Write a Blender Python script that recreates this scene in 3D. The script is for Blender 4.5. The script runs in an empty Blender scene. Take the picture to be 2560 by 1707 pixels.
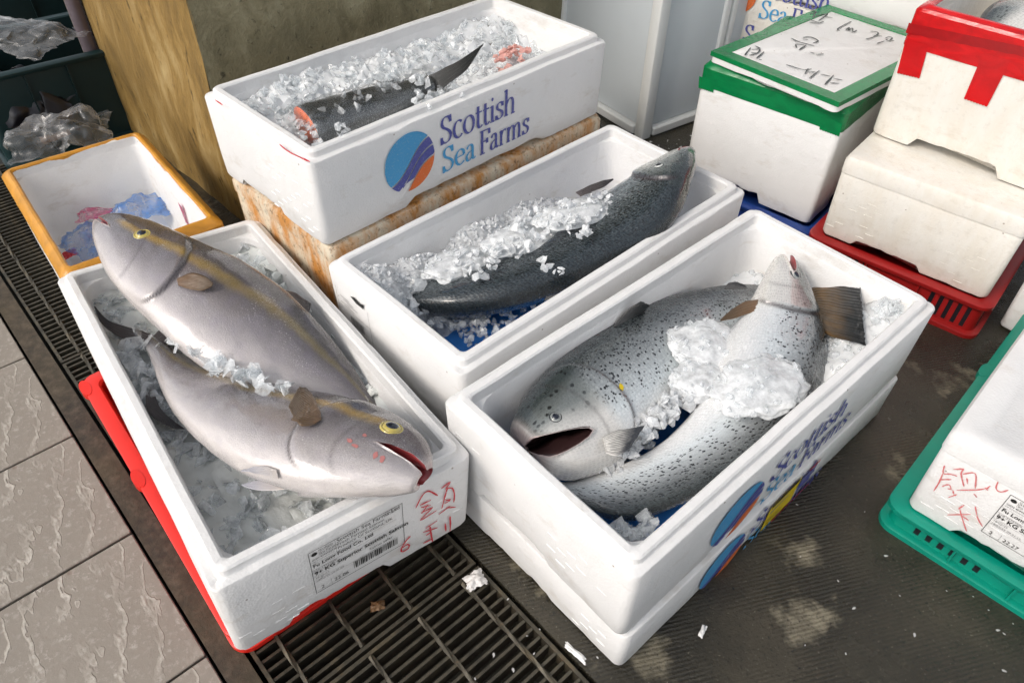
import bpy, bmesh, math, random
import numpy as np
from mathutils import Vector, Matrix, noise as mnoise
R = math.radians
rng = random.Random(7)
scene = bpy.context.scene
col = scene.collection
# ------------------------------------------------------------------ camera
CAM_H, PITCH, ROLL, FPX, IW, IH = 1.1411, R(43.52), R(1.30), 1859.23, 2560.0, 1707.0
fw = Vector((0, math.cos(PITCH), -math.sin(PITCH)))
r0 = Vector((1, 0, 0)); u0 = Vector((0, math.sin(PITCH), math.cos(PITCH)))
rt = r0 * math.cos(ROLL) + u0 * math.sin(ROLL)
upv = -r0 * math.sin(ROLL) + u0 * math.cos(ROLL)
CAM = Vector((0, 0, CAM_H))
cd = bpy.data.cameras.new('camera'); cam = bpy.data.objects.new('camera', cd); col.objects.link(cam)
cam.matrix_world = Matrix(((rt.x, upv.x, -fw.x, 0), (rt.y, upv.y, -fw.y, 0), (rt.z, upv.z, -fw.z, CAM_H), (0, 0, 0, 1)))
cd.sensor_fit = 'HORIZONTAL'; cd.sensor_width = 36; cd.lens = 36 * FPX / IW
cd.clip_start = 0.02; cd.clip_end = 500
scene.camera = cam
# ------------------------------------------------------------------ light
SUN_AZ, SUN_EL = R(216), R(42)          # direction towards the sun, measured from +x
world = bpy.data.worlds.new('World'); scene.world = world; world.use_nodes = True
wn = world.node_tree.nodes; wl = world.node_tree.links
bgn = wn['Background']
sky = wn.new('ShaderNodeTexSky'); sky.sky_type = 'NISHITA'; sky.sun_disc = False
sky.sun_elevation = SUN_EL; sky.sun_rotation = R(90) - SUN_AZ; sky.air_density = 1.0; sky.dust_density = 3.0
hs = wn.new('ShaderNodeHueSaturation'); hs.inputs['Saturation'].default_value = 0.26
wl.new(sky.outputs[0], hs.inputs['Color']); wl.new(hs.outputs[0], bgn.inputs['Color'])
bgn.inputs['Strength'].default_value = 0.15
sd = bpy.data.lights.new('sun', 'SUN'); sd.energy = 1.0; sd.angle = R(15); sd.color = (1.0, 0.88, 0.76)
so = bpy.data.objects.new('sun', sd); col.objects.link(so)
sdir = Vector((math.cos(SUN_AZ) * math.cos(SUN_EL), math.sin(SUN_AZ) * math.cos(SUN_EL), math.sin(SUN_EL)))
so.rotation_euler = sdir.to_track_quat('Z', 'Y').to_euler(); so.location = sdir * 6
scene.view_settings.view_transform = 'Standard'; scene.view_settings.look = 'None'
scene.view_settings.exposure = 0.36; scene.view_settings.gamma = 1.0
scene.cycles.max_bounces = 8; scene.cycles.diffuse_bounces = 3; scene.cycles.glossy_bounces = 3; scene.cycles.transmission_bounces = 6; scene.cycles.transparent_max_bounces = 18
scene.cycles.use_adaptive_sampling = True; scene.cycles.adaptive_threshold = .045
scene.cycles.caustics_reflective = False; scene.cycles.caustics_refractive = False
scene.cycles.sample_clamp_indirect = 6.0

# ------------------------------------------------------------------ helpers
def ray(px, py):
    return fw + rt * ((px - IW / 2) / FPX) - upv * ((py - IH / 2) / FPX)
def at(px, py, z):                       # photograph pixel (2560 wide) at height z -> point in the place
    v = ray(px, py); return CAM + v * ((z - CAM_H) / v.z)
K = 2560.0 / 2352.0
def av(x, y, z): return at(x * K, y * K, z)
def zoomer(ox, oy, sc): return lambda x, y: (ox + x / sc, oy + y / sc)
def link(o, parent=None):
    col.objects.link(o)
    if parent is not None: o.parent = parent
    return o
def mesh(name, V, F, mat, parent=None, smooth=None, uv=None, mats=None, fmi=None, kind=None):
    me = bpy.data.meshes.new(name)
    me.from_pydata([tuple(v) for v in V], [], F)
    for m in (mats or [mat]): me.materials.append(m)
    if fmi is not None: me.polygons.foreach_set('material_index', fmi)
    if uv is not None:
        l = me.uv_layers.new(name='UVMap')
        vi = np.empty(len(me.loops), dtype=np.int32); me.loops.foreach_get('vertex_index', vi)
        l.data.foreach_set('uv', np.asarray(uv, dtype=np.float32)[vi].ravel())
    if smooth is not None:
        me.polygons.foreach_set('use_smooth', [True] * len(me.polygons))
        if smooth < 3.1: me.set_sharp_from_angle(angle=smooth)
    me.update()
    o = bpy.data.objects.new(name, me); link(o, parent)
    if kind: o['kind'] = kind
    return o
def share(src, name, parent, mw=None):
    o = bpy.data.objects.new(name, src.data); link(o, parent)
    if mw is not None: o.matrix_local = mw
    return o
def tag(o, label, cat, group=None, kind=None):
    o['label'] = label; o['category'] = cat
    if group: o['group'] = group
    if kind: o['kind'] = kind
    return o
def thing(name, label, cat, mw=None, group=None):
    o = bpy.data.objects.new(name, None); o.empty_display_size = .05; link(o)
    if mw is not None: o.matrix_world = mw
    return tag(o, label, cat, group)
def struct(o): o['kind'] = 'structure'; return o
def frame(org, yaw, tx=0, ty=0):
    c, s = math.cos(yaw), math.sin(yaw)
    e1 = Vector((c, s, tx)).normalized(); e2 = Vector((-s, c, ty)); e2 = (e2 - e1 * e2.dot(e1)).normalized(); e3 = e1.cross(e2)
    return Matrix(((e1.x, e2.x, e3.x, org[0]), (e1.y, e2.y, e3.y, org[1]), (e1.z, e2.z, e3.z, org[2]), (0, 0, 0, 1)))
def rring(x0, y0, x1, y1, r, z, n=5, m=1):
    pts = []
    cs = [(x1 - r, y0 + r, -90), (x1 - r, y1 - r, 0), (x0 + r, y1 - r, 90), (x0 + r, y0 + r, 180)]
    for k, (cx, cy, a0) in enumerate(cs):
        arc = [(cx + r * math.cos(R(a0 + 90 * i / n)), cy + r * math.sin(R(a0 + 90 * i / n))) for i in range(n + 1)]
        pts += arc
        nx, ny, na = cs[(k + 1) % 4]
        b = (nx + r * math.cos(R(na)), ny + r * math.sin(R(na))); a = arc[-1]
        for j in range(1, m): pts.append((a[0] + (b[0] - a[0]) * j / m, a[1] + (b[1] - a[1]) * j / m))
    return [(p[0], p[1], z) for p in pts]
def loft(rings, cap0=True, cap1=True):
    V = []; F = []; n = len(rings[0])
    for r in rings: V += r
    for i in range(len(rings) - 1):
        for j in range(n):
            F.append((i * n + j, i * n + (j + 1) % n, (i + 1) * n + (j + 1) % n, (i + 1) * n + j))
    if cap0: F.append(tuple(reversed(range(n))))
    if cap1: F.append(tuple(range((len(rings) - 1) * n, len(rings) * n)))
    return V, F
class MB:
    def __init__(s): s.V = []; s.F = []
    def add(s, V, F):
        b = len(s.V); s.V += [tuple(v) for v in V]; s.F += [tuple(i + b for i in f) for f in F]; return s
    def box(s, x0, y0, z0, x1, y1, z1, M=None):
        v = [Vector((x, y, z)) for z in (z0, z1) for (x, y) in ((x0, y0), (x1, y0), (x1, y1), (x0, y1))]
        if M is not None: v = [M @ p for p in v]
        return s.add(v, [(3, 2, 1, 0), (4, 5, 6, 7), (0, 1, 5, 4), (1, 2, 6, 5), (2, 3, 7, 6), (3, 0, 4, 7)])
    def tube(s, pts, r, n=8):
        pts = [Vector(p) for p in pts]; rings = []
        for i, p in enumerate(pts):
            t = (pts[min(i + 1, len(pts) - 1)] - pts[max(i - 1, 0)]).normalized()
            a = t.orthogonal().normalized() if i == 0 else (a - t * a.dot(t)).normalized()
            b = t.cross(a); rr = r[i] if isinstance(r, (list, tuple)) else r
            rings.append([tuple(p + (a * math.cos(2 * math.pi * k / n) + b * math.sin(2 * math.pi * k / n)) * rr) for k in range(n)])
        V, F = loft(rings); return s.add(V, F)
    def build(s, name, mat, parent=None, smooth=None, kind=None): return mesh(name, s.V, s.F, mat, parent, smooth, kind=kind)
def boxpart(name, x0, y0, z0, x1, y1, z1, mat, parent=None, bev=0):
    if bev <= 0: return MB().box(x0, y0, z0, x1, y1, z1).build(name, mat, parent)
    r = bev
    V, F = loft([rring(x0 + r, y0 + r, x1 - r, y1 - r, r, z0, 2), rring(x0, y0, x1, y1, r * 2, z0 + r, 2), rring(x0, y0, x1, y1, r * 2, z1 - r, 2), rring(x0 + r, y0 + r, x1 - r, y1 - r, r, z1, 2)])
    return mesh(name, V, F, mat, parent, R(35))
def fbm(p, o=4): return mnoise.fractal(Vector(p), 1.0, 2.0, o)

# ------------------------------------------------------------------ materials
class N:
    def __init__(s, name):
        s.m = bpy.data.materials.new(name); s.m.use_nodes = True; s.t = s.m.node_tree; s.n = s.t.nodes
        s.b = s.n['Principled BSDF']; s.out = s.n['Material Output']; s.tc = s.n.new('ShaderNodeTexCoord')
    def L(s, a, b): s.t.links.new(a, b)
    def co(s, kind='Object', scale=None, rot=None):
        o = s.tc.outputs[kind]
        if scale is None and rot is None: return o
        mp = s.n.new('ShaderNodeMapping'); s.L(o, mp.inputs[0])
        if scale is not None: mp.inputs['Scale'].default_value = scale if isinstance(scale, tuple) else (scale,) * 3
        if rot is not None: mp.inputs['Rotation'].default_value = rot
        return mp.outputs[0]
    def noise(s, v, scale, detail=4, rough=.5, dist=0):
        k = s.n.new('ShaderNodeTexNoise'); s.L(v, k.inputs['Vector']); k.inputs['Scale'].default_value = scale
        k.inputs['Detail'].default_value = detail; k.inputs['Roughness'].default_value = rough; k.inputs['Distortion'].default_value = dist
        return k.outputs['Fac']
    def voro(s, v, scale, feat='F1', rnd=1.0, out='Distance'):
        k = s.n.new('ShaderNodeTexVoronoi'); k.feature = feat; s.L(v, k.inputs['Vector']); k.inputs['Scale'].default_value = scale
        k.inputs['Randomness'].default_value = rnd; return k.outputs[out]
    def wave(s, v, scale, dist=0, axis='X', dscale=1.0):
        k = s.n.new('ShaderNodeTexWave'); k.bands_direction = axis; s.L(v, k.inputs['Vector']); k.inputs['Scale'].default_value = scale
        k.inputs['Distortion'].default_value = dist; k.inputs['Detail Scale'].default_value = dscale; return k.outputs['Fac']
    def ramp(s, f, stops, interp='LINEAR'):
        k = s.n.new('ShaderNodeValToRGB'); k.color_ramp.interpolation = interp; s.L(f, k.inputs[0]); e = k.color_ramp.elements
        while len(e) < len(stops): e.new(.5)
        for el, (p, c) in zip(e, stops):
            el.position = p; el.color = (c, c, c, 1) if not isinstance(c, tuple) else (*c, 1)
        return k.outputs[0]
    def math(s, op, a, b=None, c=None, clamp=False):
        k = s.n.new('ShaderNodeMath'); k.operation = op; k.use_clamp = clamp
        for i, x in enumerate((a, b, c)):
            if x is None: continue
            if isinstance(x, (int, float)): k.inputs[i].default_value = x
            else: s.L(x, k.inputs[i])
        return k.outputs[0]
    def mix(s, f, a, b, mode='MIX'):
        k = s.n.new('ShaderNodeMix'); k.data_type = 'RGBA'; k.blend_type = mode
        for i, x in ((0, f), (6, a), (7, b)):
            if isinstance(x, (int, float)): k.inputs[i].default_value = x if i == 0 else (x, x, x, 1)
            elif isinstance(x, tuple): k.inputs[i].default_value = (*x, 1)
            else: s.L(x, k.inputs[i])
        return k.outputs[2]
    def sep(s, v):
        k = s.n.new('ShaderNodeSeparateXYZ'); s.L(v, k.inputs[0]); return k.outputs
    def bump(s, h, strength=.3, dist=.002, prev=None):
        k = s.n.new('ShaderNodeBump'); s.L(h, k.inputs['Height']); k.inputs['Strength'].default_value = strength; k.inputs['Distance'].default_value = dist
        if prev is not None: s.L(prev, k.inputs['Normal'])
        s.L(k.outputs[0], s.b.inputs['Normal']); return k.outputs[0]
    def set(s, **kw):
        for k, v in kw.items():
            i = s.b.inputs[k.replace('_', ' ')]
            if isinstance(v, (int, float)): i.default_value = v
            elif isinstance(v, tuple): i.default_value = (*v, 1) if len(i.default_value) == 4 else v
            else: s.L(v, i)
        return s
def plain(name, c, rough=.5, var=.12, scale=30, **kw):
    m = N(name); n = m.noise(m.co(), scale, 5, .6)
    dark = tuple(x * (1 - var) for x in c); lite = tuple(min(1, x * (1 + var)) for x in c)
    m.set(Base_Color=m.mix(n, dark, lite), Roughness=rough, **kw); return m.m

def eps_mat(name, base=(.80, .795, .785), stain=None, amount=.0):
    m = N(name); v = m.co()
    nz = m.noise(v, 9, 3, .6)
    c = m.mix(nz, tuple(x * .93 for x in base), base)
    smear = m.ramp(m.noise(m.co(scale=(1, 1, 2.2)), 11, 4, .7), [(.57, 0), (.72, 1)])
    c = m.mix(m.math('MULTIPLY', smear, .30), c, (.46, .39, .30))
    vd = m.n.new('ShaderNodeTexVoronoi'); m.L(v, vd.inputs['Vector']); vd.inputs['Scale'].default_value = 38
    speck = m.math('MULTIPLY', m.ramp(vd.outputs['Distance'], [(.0, 1), (.06, .9), (.085, 0)]), m.math('GREATER_THAN', m.sep(vd.outputs['Color'])[0], .90))
    c = m.mix(m.math('MULTIPLY', speck, .7), c, (.16, .10, .06))
    if stain:
        f = m.ramp(m.noise(m.co(scale=(1, 1, .35)), 22, 5, .7), [(.40, 0), (.62, 1)])
        c = m.mix(m.math('MULTIPLY', f, amount), c, stain)
        f2 = m.ramp(m.noise(v, 60, 5, .75), [(.54, 0), (.66, 1)])
        c = m.mix(m.math('MULTIPLY', f2, amount * .8), c, tuple(x * .22 for x in stain))
    beads = m.voro(v, 240, rnd=.9)
    b1 = m.bump(beads, .45, .0009); m.bump(nz, .7, .007, b1)
    m.set(Base_Color=c, Roughness=.5); m.b.inputs['Specular IOR Level'].default_value = .4
    return m.m
M = {}
M['eps'] = eps_mat('white_foam')
M['eps_old'] = eps_mat('yellowed_foam', (.76, .735, .68), (.50, .36, .16), .13)
M['eps_stain'] = eps_mat('rusty_stained_foam', (.72, .64, .50), (.55, .22, .025), .92)
M['red'] = plain('red_plastic', (.72, .022, .012), .33, .18, 14)
M['red_shaded'] = plain('shaded_red_plastic', (.30, .009, .009), .38, .25, 14)  # red plastic again, darkened to carry the shadow this crate stands in
M['green'] = plain('green_plastic', (.0, .24, .165), .36, .22, 12)
M['blue'] = plain('blue_plastic', (.012, .045, .22), .35, .2, 12)
M['teal'] = plain('dark_teal_plastic', (.006, .024, .026), .4, .35, 9)
M['black'] = plain('black_plastic', (.008, .008, .012), .3, .3, 10)
def tape(name, c, rough=.22):
    m = N(name); v = m.co(); n = m.noise(m.co(scale=(1, 1, 2.5)), 16, 5, .6, 1.0)
    m.set(Base_Color=m.mix(m.ramp(n, [(.35, 0), (.65, 1)]), tuple(x * .72 for x in c), c), Roughness=rough)
    m.bump(n, .35, .004); return m.m
M['tape_red'] = tape('red_packing_tape', (.62, .006, .008))
M['tape_red_dark'] = tape('doubled_red_tape', (.40, .004, .006))
M['tape_green'] = tape('green_packing_tape', (.0, .21, .06))
M['tape_orange'] = tape('amber_packing_tape', (.66, .30, .03), .3)
def ink(name, c, wear=.5, sc=260):
    m = N(name); n = m.ramp(m.noise(m.co(), sc, 3, .7), [(.30, 0), (.42, 1)])
    m.set(Base_Color=m.mix(m.math('MULTIPLY', m.math('SUBTRACT', 1.0, n), wear), c, (.72, .70, .69)), Roughness=.5); return m.m
M['ink_navy'] = ink('navy_print', (.075, .085, .33))
M['ink_sky'] = ink('sky_blue_print', (.06, .33, .62))
M['ink_orange'] = ink('orange_print', (.75, .16, .03))
M['ink_black'] = ink('black_print', (.012, .012, .012), .25)
M['ink_grey'] = ink('grey_print', (.22, .21, .21), .5)
M['ink_red'] = ink('red_marker', (.62, .035, .05), .55, 120)
M['ink_redfaint'] = ink('faded_red_marker', (.68, .20, .20), .8, 90)
M['ink_pen'] = ink('black_marker', (.05, .06, .06), .5, 120)
M['paper'] = plain('label_paper', (.74, .72, .70), .5, .04, 20)
M['yellow'] = ink('yellow_print', (.75, .55, .01), .4)
# ground
def concrete():
    m = N('wet_broomed_concrete'); v = m.co()
    vr = m.co(rot=(0, 0, R(-62)))
    g = m.wave(vr, 46, 2.2, 'Y', 2.4)
    n1 = m.noise(v, 3.2, 5, .6); n2 = m.noise(v, 150, 4, .75); n3 = m.noise(v, 15, 5, .65)
    gate = m.ramp(m.noise(v, 5, 4, .6), [(.42, .05), (.60, 1)])
    c = m.ramp(n1, [(.30, (.017, .015, .010)), (.5, (.038, .033, .022)), (.70, (.070, .060, .040))])
    c = m.mix(m.math('MULTIPLY', m.math('MULTIPLY', m.ramp(g, [(.1, 1), (.55, 0)]), gate), .55), c, (.014, .013, .010))
    patch = m.ramp(m.noise(v, 5.2, 5, .6), [(.58, 0), (.64, 1)])
    c = m.mix(m.math('MULTIPLY', patch, m.ramp(n3, [(.30, .20), (.6, .85)])), c, (.24, .212, .150))
    c = m.mix(m.ramp(n2, [(.56, 0), (.66, .8)]), c, (.010, .010, .008))
    c = m.mix(m.ramp(n2, [(.30, .55), (.38, 0)]), c, (.24, .22, .17))
    wet = m.ramp(m.noise(v, 4.5, 5, .6), [(.40, 1), (.60, 0)])
    m.set(Base_Color=c, Roughness=m.math('ADD', m.math('MULTIPLY', m.math('SUBTRACT', 1.0, wet), .26), m.math('MULTIPLY', n2, .10)))
    b1 = m.bump(m.math('ADD', m.math('MULTIPLY', m.math('MULTIPLY', g, gate), .5), n2), .7, .0026); m.bump(n3, .45, .008, b1)
    return m.m
M['concrete'] = concrete()
def tilem():
    m = N('slate_pattern_tile'); v = m.co('Object'); vr = m.co(rot=(0, 0, R(16)))
    warp = m.noise(m.co(rot=(0, 0, R(16)), scale=(.55, 1.3, 1)), 9, 4, .6)
    y = m.sep(vr)[1]
    ph = m.math('ADD', m.math('MULTIPLY', y, 17.0), m.math('MULTIPLY', warp, 4.2))
    fr = m.math('FRACT', ph)
    ridge = m.math('MULTIPLY', m.ramp(m.noise(vr, 9, 3, .6), [(.38, .0), (.62, 1)]), m.ramp(fr, [(0, 1), (.08, .85), (.22, 0), (.95, 0), (1, 1)]))
    fine = m.noise(v, 85, 6, .72); gate = m.ramp(m.noise(v, 22, 3), [(.38, .1), (.62, 1)])
    c = m.mix(m.noise(v, 5, 4), (.205, .178, .148), (.295, .262, .222))
    c = m.mix(m.math('MULTIPLY', ridge, m.ramp(fine, [(.36, .15), (.60, .8)])), c, (.56, .52, .46))
    c = m.mix(m.math('MULTIPLY', m.ramp(fine, [(.52, 0), (.62, 1)]), m.math('MULTIPLY', gate, .55)), c, (.46, .425, .38))
    c = m.mix(m.ramp(m.noise(v, 30, 2), [(.71, 0), (.75, .55)]), c, (.17, .105, .08))
    m.set(Base_Color=c, Roughness=.5)
    b = m.bump(ridge, .6, .003); m.bump(fine, .45, .0018, b); return m.m
M['tile'] = tilem()
M['grout'] = plain('dark_grout', (.035, .031, .026), .8, .3, 60)
def kerbm():
    m = N('dirty_kerb_stone'); v = m.co(); n = m.noise(v, 38, 8, .72); n2 = m.noise(v, 5, 5)
    c = m.ramp(n, [(.28, (.012, .009, .006)), (.5, (.046, .034, .022)), (.74, (.12, .092, .064))])
    c = m.mix(m.ramp(n2, [(.4, 0), (.7, .5)]), c, (.085, .062, .026))
    m.set(Base_Color=c, Roughness=.62); m.bump(n, .6, .004); return m.m
M['kerb'] = kerbm()
def ironm():
    m = N('grimy_galvanised_iron'); v = m.co('Generated', (6, 6, 1)); v2 = m.co('Object'); n = m.noise(v2, 24, 6, .65); n2 = m.noise(v2, 120, 4, .7)
    c = m.ramp(n, [(.3, (.03, .027, .020)), (.52, (.075, .066, .048)), (.72, (.14, .11, .066))])
    c = m.mix(m.ramp(n2, [(.6, 0), (.7, .5)]), c, (.16, .09, .035))
    m.set(Base_Color=c, Roughness=.48, Metallic=.35); m.bump(n2, .4, .001); return m.m
M['iron'] = ironm()
M['pit'] = plain('drain_pit_mud', (.022, .020, .013), .5, .5, 12)
def pillarm(name, a, b, cc, stretch):
    m = N(name); v = m.co(scale=(1, 1, stretch)); n = m.noise(v, 13, 7, .66, .5); n2 = m.noise(m.co(), 3, 4); n3 = m.noise(v, 40, 5, .7)
    c = m.ramp(n, [(.28, a), (.52, b), (.75, cc)])
    c = m.mix(m.ramp(n2, [(.45, 0), (.7, .55)]), c, tuple(x * .62 for x in b))
    c = m.mix(m.ramp(n3, [(.60, 0), (.68, .85)]), c, tuple(x * .3 for x in a))
    m.set(Base_Color=c, Roughness=.6); m.bump(m.math('ADD', n, n3), .8, .008); return m.m
M['pillar_side'] = pillarm('ochre_algae_pillar', (.12, .072, .018), (.29, .18, .05), (.47, .35, .16), .34)
M['pillar_front'] = pillarm('olive_grimy_plaster', (.14, .122, .066), (.27, .24, .142), (.40, .365, .24), .8)
M['panel'] = plain('white_pvc_panel', (.60, .65, .68), .42, .05, 6)
M['trim'] = plain('white_pvc_trim', (.72, .74, .73), .35, .05, 6)
M['conduit'] = plain('brown_painted_conduit', (.13, .11, .085), .5, .2, 12)
M['hose'] = plain('purple_grey_hose', (.13, .105, .12), .5, .2, 30)
M['wood'] = plain('wet_brown_wood', (.16, .085, .035), .5, .5, 12)
M['darkwall'] = plain('dark_stall_wall', (.012, .012, .012), .8, .4, 8)
M['label_blue'] = plain('blue_liner_pad', (.04, .20, .60), .3, .3, 18)
# clear film
def film(name, tint=(.9, .92, .95), amt=.30, sss=.14, rough=.32, cap=.28):
    m = N(name); n = m.n; tr = n.new('ShaderNodeBsdfTransparent'); gl = n.new('ShaderNodeBsdfGlossy'); gl.inputs['Roughness'].default_value = rough
    df = n.new('ShaderNodeBsdfTranslucent'); df.inputs['Color'].default_value = (*tint, 1); d2 = n.new('ShaderNodeBsdfDiffuse'); d2.inputs['Color'].default_value = (*tint, 1)
    fr = n.new('ShaderNodeFresnel'); fr.inputs['IOR'].default_value = 1.5
    a = n.new('ShaderNodeMixShader'); b = n.new('ShaderNodeMixShader'); c = n.new('ShaderNodeMixShader')
    c.inputs[0].default_value = .5; m.L(df.outputs[0], c.inputs[1]); m.L(d2.outputs[0], c.inputs[2])
    m.L(m.ramp(m.noise(m.co(), 28, 5, .6), [(.4, sss * .3), (.75, min(1, sss * 2.2))]), a.inputs[0]); m.L(tr.outputs[0], a.inputs[1]); m.L(c.outputs[0], a.inputs[2])
    m.L(m.math('MINIMUM', m.math('ADD', m.math('MULTIPLY', fr.outputs[0], .85), amt * .1), cap), b.inputs[0]); m.L(a.outputs[0], b.inputs[1]); m.L(gl.outputs[0], b.inputs[2])
    m.L(b.outputs[0], m.out.inputs['Surface']); return m.m
M['film'] = film('clear_polythene', (.75, .76, .77), .3, .16)
M['film_wrap'] = film('clear_cling_wrap', (.9, .9, .9), .3, .05, .10, .6)
M['film_blue'] = film('blue_polythene', (.05, .26, .72), .3, 1.1)
M['film_pink'] = film('pink_polythene', (.75, .05, .22), .3, 1.2)
# ice
def icem(name, tint, frost, rough=.06):
    m = N(name); n = m.n; v = m.co(); nz = m.noise(v, 60, 4, .6)
    tr = n.new('ShaderNodeBsdfTransparent'); tr.inputs['Color'].default_value = (*[.25 + .75 * x for x in tint], 1)
    gl = n.new('ShaderNodeBsdfGlossy'); gl.inputs['Roughness'].default_value = rough
    tl = n.new('ShaderNodeBsdfTranslucent'); tl.inputs['Color'].default_value = (*tint, 1); df = n.new('ShaderNodeBsdfDiffuse'); df.inputs['Color'].default_value = (*tint, 1)
    bp = n.new('ShaderNodeBump'); m.L(m.noise(v, 170, 3, .6), bp.inputs['Height']); bp.inputs['Strength'].default_value = .5; bp.inputs['Distance'].default_value = .002
    for s in (gl, df, tl): m.L(bp.outputs[0], s.inputs['Normal'])
    fr = n.new('ShaderNodeFresnel'); fr.inputs['IOR'].default_value = 1.45; m.L(bp.outputs[0], fr.inputs['Normal'])
    c = n.new('ShaderNodeMixShader'); c.inputs[0].default_value = .18; m.L(df.outputs[0], c.inputs[1]); m.L(tl.outputs[0], c.inputs[2])
    a_ = n.new('ShaderNodeMixShader'); m.L(m.ramp(nz, [(.32, max(0, frost - .25)), (.68, min(1, frost + .25))]), a_.inputs[0]); m.L(tr.outputs[0], a_.inputs[1]); m.L(c.outputs[0], a_.inputs[2])
    b_ = n.new('ShaderNodeMixShader'); gm = n.new('ShaderNodeNewGeometry'); m.L(m.math('MULTIPLY', m.math('MULTIPLY', fr.outputs[0], 1.4, clamp=True), m.math('SUBTRACT', 1.0, gm.outputs['Backfacing'])), b_.inputs[0]); m.L(a_.outputs[0], b_.inputs[1]); m.L(gl.outputs[0], b_.inputs[2])
    m.L(b_.outputs[0], m.out.inputs['Surface']); return m.m
M['ice'] = icem('clear_ice', (.95, .97, .98), .36)
M['ice_bed'] = icem('melting_ice', (.90, .92, .93), 1.2, .10)
M['ice_green'] = icem('greenish_meltwater_ice', (.90, .925, .89), 1.2, .08)
M['ice_white'] = icem('frosty_white_ice', (.94, .955, .965), .58, .10)
def snowm(name, tint):
    m = N(name); v = m.co(); n = m.noise(v, 140, 4, .7)
    m.set(Base_Color=m.mix(n, tuple(x * .92 for x in tint), tint), Roughness=.10, Subsurface_Weight=.8, Subsurface_Radius=(.010, .012, .015), Subsurface_Scale=1.0)
    m.bump(m.math('ADD', n, m.voro(v, 210)), .45, .003); return m.m
M['ice_clump'] = icem('snowy_ice', (.93, .948, .958), .74, .07)
M['ice_pink'] = icem('blood_tinted_ice', (.92, .56, .50), .75, .1)
# fish skins -------------------------------------------------------
def skin_common(m, c, rough, metal, bumpv, bs=.35, bd=.0008):
    at_ = m.n.new('ShaderNodeAttribute'); at_.attribute_name = 'mask'
    r, g, b = m.sep(at_.outputs['Color'])
    c = m.mix(m.math('MULTIPLY', g, .9), c, (.035, .025, .028))
    c = m.mix(m.math('MULTIPLY', b, .7), c, (.62, .55, .52))
    c = m.mix(r, c, (.45, .12, .12))
    m.set(Base_Color=c, Roughness=rough, Metallic=metal, Coat_Weight=.75, Coat_Roughness=.06)
    m.bump(bumpv, bs, bd)
def amberjack():
    m = N('amberjack_skin'); uv = m.co('UV'); u, v, _ = m.sep(uv)
    sc = m.co('UV', (250, 105, 1)); scales = m.voro(sc, 1.0, rnd=.6); n = m.noise(m.co('UV', (26, 10, 1)), 1, 4, .6); nb = m.noise(m.co('UV', (6, 4, 1)), 1, 3, .6)
    vv = m.math('ADD', v, m.math('MULTIPLY', m.math('SUBTRACT', nb, .5), .09))
    c = m.ramp(vv, [(.0, (.040, .036, .037)), (.30, (.062, .055, .056)), (.40, (.10, .09, .093)), (.48, (.165, .150, .158)), (.58, (.31, .285, .295)), (.70, (.49, .452, .452)), (.84, (.70, .65, .63)), (1, (.76, .71, .68))])
    d = m.math('ABSOLUTE', m.math('SUBTRACT', vv, m.math('ADD', .395, m.math('MULTIPLY', u, .015))))
    band = m.ramp(m.math('ADD', d, m.math('MULTIPLY', m.math('SUBTRACT', n, .5), .05)), [(0, 1), (.018, .8), (.055, 0)])
    amt = m.math('MULTIPLY', m.math('MULTIPLY', band, m.ramp(n, [(.25, .45), (.55, 1)])), m.ramp(u, [(.05, .45), (.55, .7), (.70, 1), (.86, 1), (.91, 0)]))
    c = m.mix(m.math('MULTIPLY', amt, .86), c, m.mix(u, (.26, .22, .05), (.50, .29, .02)))
    c = m.mix(m.math('MULTIPLY', m.ramp(n, [(.45, 0), (.75, 1)]), .20), c, (.26, .23, .34))
    headdark = m.math('MULTIPLY', m.ramp(u, [(.86, 0), (.96, .8)]), m.ramp(v, [(.36, 1), (.56, 0)]))
    c = m.mix(headdark, c, (.10, .066, .07))
    c = m.mix(m.math('MULTIPLY', m.ramp(scales, [(.3, 0), (.8, 1)]), .26), c, (.06, .055, .058))
    glint = m.ramp(m.noise(m.co('UV', (300, 120, 1)), 1, 2), [(.60, 0), (.70, 1)])  # glints on the scales, painted into the skin colour
    c = m.mix(m.math('MULTIPLY', m.math('MULTIPLY', glint, m.ramp(nb, [(.45, 0), (.6, 1)])), .6), c, (.85, .83, .82))
    skin_common(m, c, m.ramp(scales, [(0, .14), (.7, .34)]), .12, m.math('ADD', scales, m.math('MULTIPLY', n, .5)), .30, .0010); return m.m
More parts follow.
